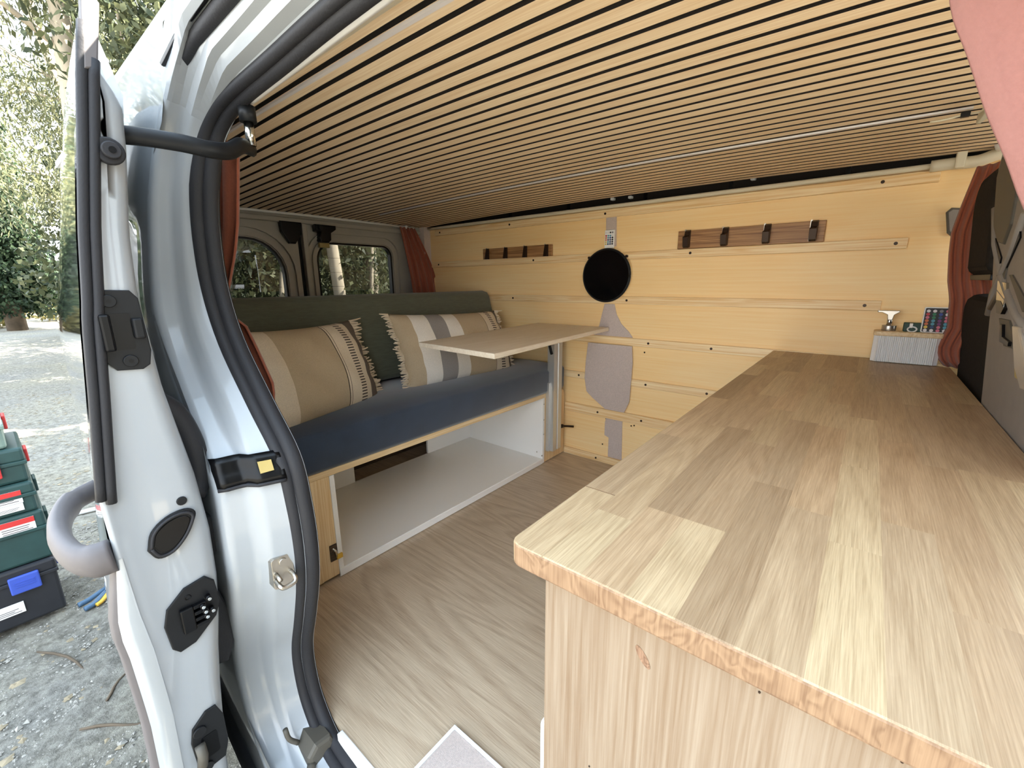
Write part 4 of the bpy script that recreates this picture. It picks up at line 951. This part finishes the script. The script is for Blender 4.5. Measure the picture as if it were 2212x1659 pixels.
prism('guide_face', [(0.153,1.148),(0.162,1.156),(0.178,1.153),(0.182,1.090),(0.170,1.085),(0.164,1.094)], 'y', WY-0.022, WY-0.0195, 'grey_plastic', bg_, 0.001)

# ================================================================== CEILING STRIPS AND CABLE
def led(y, x0, x1, w, label):
    rows = []
    for x in np.linspace(x0, x1, 16):
        z = ceil_z(x); rows.append([(x, y, z-0.0005), (x, y+0.001, z-0.0045), (x, y+w-0.001, z-0.0045), (x, y+w, z-0.0005)])
    o = grid('led_strip', rows, 'led', None, smooth=False); base_origin(o); return tag(o, label, 'LED strip', 'LED strips on the ceiling')
led(0.4755, -1.95, 0.30, 0.009, 'pale LED strip on the ceiling slats nearest the sliding door')
led(1.4525, -2.10, 0.118, 0.012, 'pale LED strip on the ceiling slats nearer the plywood wall')
cb_ = thing('strip_cable', 'thin white cable with a dark connector at the end of the far LED strip', 'cable', (0.09, 1.42, 1.285))
tube('cable', spline([(0.050,1.425,1.290),(0.066,1.420,1.288),(0.085,1.422,1.290),(0.098,1.418,1.291)], 4), 0.0022, 'cream', cb_, 6)
box('connector', (0.097, 0.112), (1.412, 1.424), (1.286, 1.297), 'plastic', cb_, 0.0015)
tube('cable', spline([(0.112,1.416,1.291),(0.122,1.405,1.288),(0.130,1.392,1.290),(0.136,1.385,1.297)], 4), 0.0022, 'cream', cb_, 6)
prism('cable_clip', [(0.128,1.470),(0.136,1.472),(0.142,1.425),(0.136,1.385),(0.130,1.385)], 'z', 1.280, 1.300, 'cream', cb_, 0.002)

# ================================================================== OUTDOORS
def gz(x, y):
    near = 0.012*math.sin(3.1*x+1.3*y)+0.010*math.sin(5.7*y-2.2*x)+0.006*math.sin(11*x+7*y)
    return GZ+near
gx = np.concatenate([np.linspace(-120, -14, 12), np.linspace(-13, -6, 24), np.linspace(-5.8, 2.5, 110), np.linspace(4, 60, 10)])
gy = np.concatenate([np.linspace(-60, -5, 12), np.linspace(-4, 2.5, 80), np.linspace(3, 60, 20)])
rows = [[(x, y, gz(x, y)+float(rng.normal(0, 0.0045) if -5.8 < x < 2.5 and -4 < y < 2.5 else 0)) for y in gy] for x in gx]
gr_ = struct('ground'); g = grid('ground_soil', rows, 'ground', gr_)
def scatter(name, n, xr, yr, size, mat, parent, flat=0.6, avoid=None):
    V = []; Fc = []
    ico = [(1,0,0),(-1,0,0),(0,1,0),(0,-1,0),(0,0,1),(0,0,-1)]; fi = [(0,2,4),(2,1,4),(1,3,4),(3,0,4),(2,0,5),(1,2,5),(3,1,5),(0,3,5)]
    for _ in range(n):
        x = random.uniform(*xr); y = random.uniform(*yr); s = size*random.lognormvariate(0, 0.4); a = random.uniform(0, PI)
        o = len(V)
        for p in ico:
            q = [c*s*random.uniform(0.6, 1.3) for c in p]; V.append((x+q[0]*math.cos(a)-q[1]*math.sin(a), y+q[0]*math.sin(a)+q[1]*math.cos(a), gz(x, y)+q[2]*flat))
        Fc += [tuple(i+o for i in f) for f in fi]
    o = mesh(name, V, Fc, mat, parent); o['kind'] = 'stuff'; return o
MT['stone'] = plain('grey_gravel', srgb(150,145,136), 0.95, noise=0.4, nscale=30)
MT['litter'] = plain('dry_leaf_litter', srgb(142,128,104), 0.95, noise=0.4, nscale=20)
gv = scatter('gravel', 15000, (-3.6, -0.9), (-1.0, 0.8), 0.0042, 'stone', None); tag(gv, 'loose grey gravel on the shaded ground beside the van', 'gravel', kind='stuff')
lf = scatter('leaf_litter', 6000, (-9, -1.0), (-3.0, 1.2), 0.011, 'litter', None, 0.25); tag(lf, 'dry leaf litter scattered over the sandy ground', 'leaf litter', kind='stuff')
for k, (x, y, L, a) in enumerate(((-2.25,-0.02,0.42,0.4),(-1.75,0.06,0.30,0.9),(-2.0,0.10,0.22,2.3))):
    pts = [(x+L*(t-0.5)*math.cos(a), y+L*(t-0.5)*math.sin(a)+0.02*math.sin(t*5+k), gz(x, y)+0.006) for t in np.linspace(0, 1, 7)]
    o = tube('twig', pts, [0.004,0.005,0.005,0.0045,0.004,0.003,0.002], 'bark_dark', None, 6); base_origin(o)
    tag(o, ['long dry twig on the ground in front of the tool cases','short twig on the ground below the sliding door','thin bent twig between the tool cases and the door'][k], 'twig', 'twigs on the ground')

# stacked tool cases
def tool_case(z0, z1, y1, x0, body, label, latch=None, latch_y=None, stick=None, lid=0.35, top=None, wide=0.44, deep=0.34):
    yb0 = y1-wide; zl = z1-(z1-z0)*lid
    r = thing('tool_case', label, 'tool case', (x0-deep/2, y1-wide/2, z0), 'tool cases stacked beside the van')
    box('tray', (x0-deep, x0), (yb0, y1), (z0, zl-0.002), body, r, 0.012)
    ld = box('lid', (x0-deep-0.004, x0+0.004), (yb0-0.004, y1+0.004), (zl, z1), top or body, r, 0.012)
    box('rim', (x0-deep-0.006, x0+0.007), (yb0-0.006, y1+0.006), (zl-0.010, zl+0.006), body, r, 0.003)
    if latch:
        for ly in latch_y:
            lt_ = box('catch', (x0+0.004, x0+0.018), (ly-0.045, ly+0.045), (zl-0.050, zl+0.028), latch, r, 0.005)
            for q in range(3): box('catch_ridge', (x0+0.018, x0+0.020), (ly-0.03, ly+0.03), (zl-0.02+q*0.010, zl-0.016+q*0.010), latch, lt_)
    box('side_catch', (x0-deep*0.62, x0-deep*0.38), (y1+0.004, y1+0.016), (zl-0.04, zl+0.02), latch or body, r, 0.004)
    if stick:
        for (sy, sz, w, h, red) in stick:
            s = box('label_plate', (x0+0.0035, x0+0.006), (sy-w/2, sy+w/2), (sz-h/2, sz+h/2), 'sticker', r)
            if red: box('label_band', (x0+0.0055, x0+0.0068), (sy-w/2, sy+w/2), (sz+h*0.12, sz+h/2), 'red', s)
            for q in range(3): box('label_line', (x0+0.0055, x0+0.0066), (sy-w*0.42, sy+w*random.uniform(0.2, 0.42)), (sz-h*0.36+q*h*0.15, sz-h*0.31+q*h*0.15), 'ink', s)
    return r
tool_case(-0.487, -0.225, 0.012, -2.66, 'box_black', 'black tool case with a blue catch at the bottom of the stack', 'bluecatch', (-0.085,), [(-0.155,-0.40,0.10,0.05,False)], 0.22)
tool_case(-0.224, 0.005, 0.018, -2.67, 'box_green', 'dark green tool case resting on the black one', None, None, [(-0.062,-0.045,0.105,0.062,True)], 0.35)
tool_case(0.006, 0.140, 0.012, -2.67, 'box_green', 'shallow dark green case with a red and white label, mid stack', None, None, [(-0.075,0.085,0.10,0.055,True),(-0.070,0.040,0.085,0.032,False)], 0.4)
tool_case(0.141, 0.290, 0.010, -2.68, 'box_green', 'dark green case with a red catch, second from the top', 'red', (-0.105,), [(-0.12,0.172,0.07,0.02,False)], 0.42)
tool_case(0.291, 0.425, -0.025, -2.70, 'box_grey', 'sage grey organiser case with a pale lid at the top of the stack', 'red', (-0.095,), None, 0.30, 'box_light')
# pliers
pr = thing('pliers', 'pliers with blue-grey and yellow handles lying on the ground', 'pliers', (-2.62, 0.11, -0.49))
gzp = gz(-2.62, 0.11)+0.012
tube('handle', spline([(-2.66,0.045,gzp),(-2.67,0.085,gzp),(-2.69,0.125,gzp+0.004),(-2.72,0.165,gzp)], 4), 0.012, 'bluegrey', pr, 8)
tube('handle', spline([(-2.60,0.060,gzp),(-2.615,0.095,gzp),(-2.66,0.135,gzp+0.004),(-2.70,0.17,gzp)], 4), 0.012, 'bluegrey', pr, 8)
tube('grip', spline([(-2.595,0.10,gzp),(-2.61,0.12,gzp),(-2.65,0.15,gzp+0.006)], 4), 0.009, 'yellow', pr, 8)
prism('jaw', [(-2.66,0.14),(-2.74,0.15),(-2.77,0.20),(-2.73,0.23),(-2.68,0.20)], 'z', gzp-0.008, gzp+0.02, 'bluegrey', pr, 0.004)
gl = thing('yellow_clamp', 'small yellow clamp on the ground behind the pliers', 'clamp', (-2.95, 0.13, -0.49))
prism('clamp_body', [(-2.98,0.10),(-2.92,0.10),(-2.92,0.16),(-2.95,0.175),(-2.98,0.16)], 'z', gz(-2.95,0.13)+0.001, gz(-2.95,0.13)+0.03, 'yellow', gl, 0.004)
box('clamp_pad', (-2.99, -2.93), (0.105, 0.15), (gz(-2.95,0.13)+0.03, gz(-2.95,0.13)+0.045), 'plastic', gl, 0.003)
wp = tube('white_pipe', [(-3.75, y, gz(-3.75, y)+0.018) for y in np.linspace(-0.05, 0.45, 6)], 0.014, 'white_plastic', None, 8); base_origin(wp)
tag(wp, 'thin white pipe lying across the sunlit ground behind the tool cases', 'pipe')

# trees and shrubs
def leaves(name, clusters, n, L, W, mat, parent, droop=0.6):
    """One quad per leaf, thrown into ellipsoid clusters [(centre, radii), ...]."""
    cl = np.array([c for c, r in clusters]); rd = np.array([r for c, r in clusters]); vol = np.prod(rd, 1)**0.66; pk = rng.choice(len(cl), n, p=vol/vol.sum())
    d = rng.normal(size=(n, 3)); d /= np.linalg.norm(d, axis=1)[:, None]; rad = rng.random(n)**0.45
    P = cl[pk]+d*rad[:, None]*rd[pk]
    ax = rng.normal(size=(n, 3)); ax[:, 2] -= droop*2; ax /= np.linalg.norm(ax, axis=1)[:, None]
    sd_ = np.cross(ax, rng.normal(size=(n, 3))); sd_ /= np.linalg.norm(sd_, axis=1)[:, None]
    l = L*rng.uniform(0.6, 1.4, n)[:, None]; w = W*rng.uniform(0.7, 1.3, n)[:, None]
    V = np.stack([P, P+ax*l*0.45+sd_*w, P+ax*l, P+ax*l*0.45-sd_*w], 1).reshape(-1, 3)-np.array(wloc(parent))
    me = D.meshes.new(name); me.from_pydata(V.tolist(), [], np.arange(4*n).reshape(-1, 4).tolist()); me.materials.append(MT[mat])
    o = obj(name, me, parent); o['kind'] = 'stuff'; return o
def tree(name, label, base, height, lean, mat_b, mat_l, crown, n, L, W, r0=0.14, branches=9, droop=0.6, group='trees around the van'):
    t = thing(name, label, 'tree', base, group); b = Vector(base)
    top = b+Vector((lean[0], lean[1], height)); pts = [b.lerp(top, k/8)+Vector((0.12*math.sin(k*1.7+b.x), 0.12*math.cos(k*1.3+b.y), 0))*(k/8) for k in range(9)]
    tube('trunk', pts, [r0*(1-0.75*k/8) for k in range(9)], mat_b, t, 8)
    V = []; Fc = []; rr2 = random.Random(int(abs(b.x*31+b.y*17)))
    cl = []
    for k in range(branches):
        f = rr2.uniform(crown[0], 0.98); s = b.lerp(top, f); a = rr2.uniform(0, 2*PI); ln = crown[1]*rr2.uniform(0.5, 1.0)*(1.25-f*0.6)
        e = s+Vector((math.cos(a)*ln, math.sin(a)*ln, ln*rr2.uniform(0.1, 0.7)))
        tv, tf = tube_geo([s, s.lerp(e, 0.5)+Vector((0,0,0.1*ln)), e], [r0*0.28, r0*0.18, r0*0.05], 5); o = len(V); V += tv; Fc += [tuple(i+o for i in q) for q in tf]
        cl.append((tuple(e), (ln*0.55, ln*0.55, ln*0.62))); cl.append((tuple(s.lerp(e, 0.6)), (ln*0.42, ln*0.42, ln*0.5)))
    mesh('branches', V, Fc, mat_b, t, True)
    leaves('foliage', cl, n, L, W, mat_l, t, droop)
    return t
tree('eucalyptus_tree', 'tall pale eucalyptus with drooping foliage above the open door', (-9.5, 1.3, GZ), 11.0, (0.4, 0.3), 'bark', 'leaf_euc', (0.30, 2.3), 52000, 0.12, 0.013, 0.17, 26, 0.9)
tree('eucalyptus_tree', 'loose eucalyptus whose leaves fill the upper left corner', (-12.0, -2.2, GZ), 12.0, (0.3, 2.6), 'bark', 'leaf_euc', (0.30, 2.6), 50000, 0.13, 0.014, 0.16, 26, 0.9)
tree('eucalyptus_tree', 'yellowish eucalyptus standing behind the dark tree', (-16.0, 3.0, GZ), 13.0, (0.3, -1.5), 'bark', 'leaf_euc', (0.22, 3.0), 46000, 0.15, 0.018, 0.18, 24, 0.8)
dk = thing('dark_tree', 'dense dark green conifer left of the sliding door', 'tree', (-22.0, 0.75, GZ), 'trees around the van')
tube('trunk', [(-22.0,0.75,GZ),(-22.0,0.75,3.0),(-21.9,0.8,6.0)], [0.25,0.18,0.05], 'bark_dark', dk, 8)
leaves('foliage', [((-22.0,0.75,1.3),(1.0,1.15,1.4)),((-22.0,0.80,2.8),(1.0,1.10,1.5)),((-22.0,0.85,4.4),(0.9,0.95,1.5)),((-22.0,0.95,6.0),(0.7,0.7,1.3)),((-22.0,1.4,1.2),(0.7,0.8,1.2))], 24000, 0.16, 0.045, 'leaf_dark', dk, 0.4)
for k, (x, y, s) in enumerate(((-26, -0.6, 1.5), (-24, 0.1, 1.1), (-30, 1.8, 1.7), (-27, 3.6, 1.6))):
    sh = thing('shrub', ['pale yellow-green shrub at the far left of the clearing', 'low yellow shrub in front of the dark conifer', 'large pale shrub seen past the door edge', 'pale shrub hidden mostly behind the sliding door'][k], 'shrub', (x, y, GZ), 'shrubs at the clearing edge')
    for q in range(4): tube('stem', [(x, y, GZ), (x+random.uniform(-.4,.4)*s, y+random.uniform(-.4,.4)*s, GZ+s*0.9)], [0.03, 0.01], 'bark_dark', sh, 5)
    leaves('foliage', [((x, y, GZ+s*0.75), (s, s, s*0.85)), ((x+0.3*s, y-0.7*s, GZ+s*0.5), (s*0.7, s*0.7, s*0.6))], 5000, 0.15, 0.05, 'leaf_yel', sh, 0.1)
# forest seen through the rear windows
fr_lab = ['slim pale trunk far left in the rear door window', 'second pale trunk from the left in the rear window', 'leaning trunk left of the rear door gap', 'thick pale trunk seen right of the rear door gap', 'slender trunk in the middle of the right rear window', 'bright trunk near the right side of the rear window', 'broad trunk at the right edge of the rear window', 'dark trunk deep in the wood behind the rear doors', 'distant thin trunk behind the left rear window', 'distant thin trunk behind the right rear window', 'thin leaning trunk behind the middle of the rear doors', 'thin trunk leaning left in the right rear window', 'very thin trunk in the left rear window', 'thin trunk right of centre in the right rear window', 'thin trunk behind the edge of the left rear window']
fpos = [(-7.5,2.15,0.045,0.3),(-8.5,2.85,0.05,-0.2),(-7.8,3.15,0.045,0.5),(-7.6,4.35,0.12,-0.4),(-10.0,6.3,0.06,0.2),(-7.5,4.75,0.04,0.3),(-8.2,5.45,0.13,-0.3),(-12,4.8,0.08,0.1),(-13,3.8,0.06,-0.3),(-14,9.0,0.07,0.3),(-9.0,3.75,0.04,0.4),(-9.4,5.0,0.035,-0.5),(-8.8,2.45,0.03,-0.4),(-10.5,5.9,0.045,0.3),(-11.0,3.4,0.04,0.2)]
for (x, y, r, ln), lb in zip(fpos, fr_lab):
    t = thing('forest_tree', lb, 'tree', (x, y, GZ), 'forest trees behind the van'); b = Vector((x, y, GZ)); top = b+Vector((0.2, ln*1.5, 6.5))
    tube('trunk', [b.lerp(top, k/6)+Vector((0, 0.06*math.sin(k*1.9+x), 0)) for k in range(7)], [r*(1-0.08*k) for k in range(7)], 'bark', t, 8)
    leaves('foliage', [((x+0.1, y+ln*0.8, 4.6), (1.3, 1.3, 1.6)), ((x-0.6, y+0.3, 1.2), (0.9, 0.9, 1.2))], 2600, 0.15, 0.03, 'leaf_forest', t, 0.5)
for k, (x, y) in enumerate(((-15,4.0),(-16,7.5),(-17,11.0),(-15.5,5.8),(-14,9.5),(-18,3.0))):
    sh = thing('forest_bush', ['dark bush behind the left rear window','dark bush behind the middle of the rear doors','dark bush far right behind the rear window','dense thicket behind the right rear window','dark bush at the right edge of the rear window','dark bush deep behind the left rear window'][k], 'shrub', (x, y, GZ), 'forest undergrowth')
    tube('stem', [(x, y, GZ), (x, y, GZ+2.0)], [0.06, 0.02], 'bark_dark', sh, 5)
    leaves('foliage', [((x, y, 1.3), (1.6, 2.2, 2.0)), ((x, y+0.4, 3.6), (1.5, 2.0, 1.8))], 6500, 0.2, 0.06, 'leaf_forest', sh, 0.3)


# unseen tree added ahead of the van to dim the open door
for x, y, lb in ((6.2, -1.6, 'unseen broad tree added to shade the open door, ahead of the van'),):
    t = thing('door_shade_tree', lb, 'tree', (x, y, GZ), 'trees around the van')
    tube('trunk', [(x, y, GZ), (x+0.1, y, 2.5), (x, y+0.1, 5.0)], [0.24, 0.18, 0.06], 'bark', t, 8)
    leaves('foliage', [((x, y, 1.2), (1.6, 2.4, 1.6)), ((x+0.3, y+0.2, 3.4), (1.8, 2.6, 2.0)), ((x, y-0.4, 5.2), (1.6, 2.2, 1.5))], 14000, 0.32, 0.08, 'leaf_euc', t, 0.5)

# unseen trees added on the far side so their crowns dapple the ground
for x, y, lb in ((-2.6, 6.0, 'unseen tree added to dapple the ground, far side of the van near its rear'), (0.6, 5.6, 'unseen tree added to dapple the ground, far side of the van level with the counter')):
    t = thing('dapple_tree', lb, 'tree', (x, y, GZ), 'trees around the van')
    tube('trunk', [(x, y, GZ), (x+0.1, y, 4.0), (x, y+0.1, 8.5)], [0.2, 0.15, 0.05], 'bark', t, 8)
    cl = [((x+random.uniform(-1.6, 1.6), y+random.uniform(-1.3, 1.3), random.uniform(5.2, 9.0)), (0.8, 0.8, 0.7)) for _ in range(14)]
    leaves('foliage', cl, 6500, 0.30, 0.07, 'leaf_euc', t, 0.6)
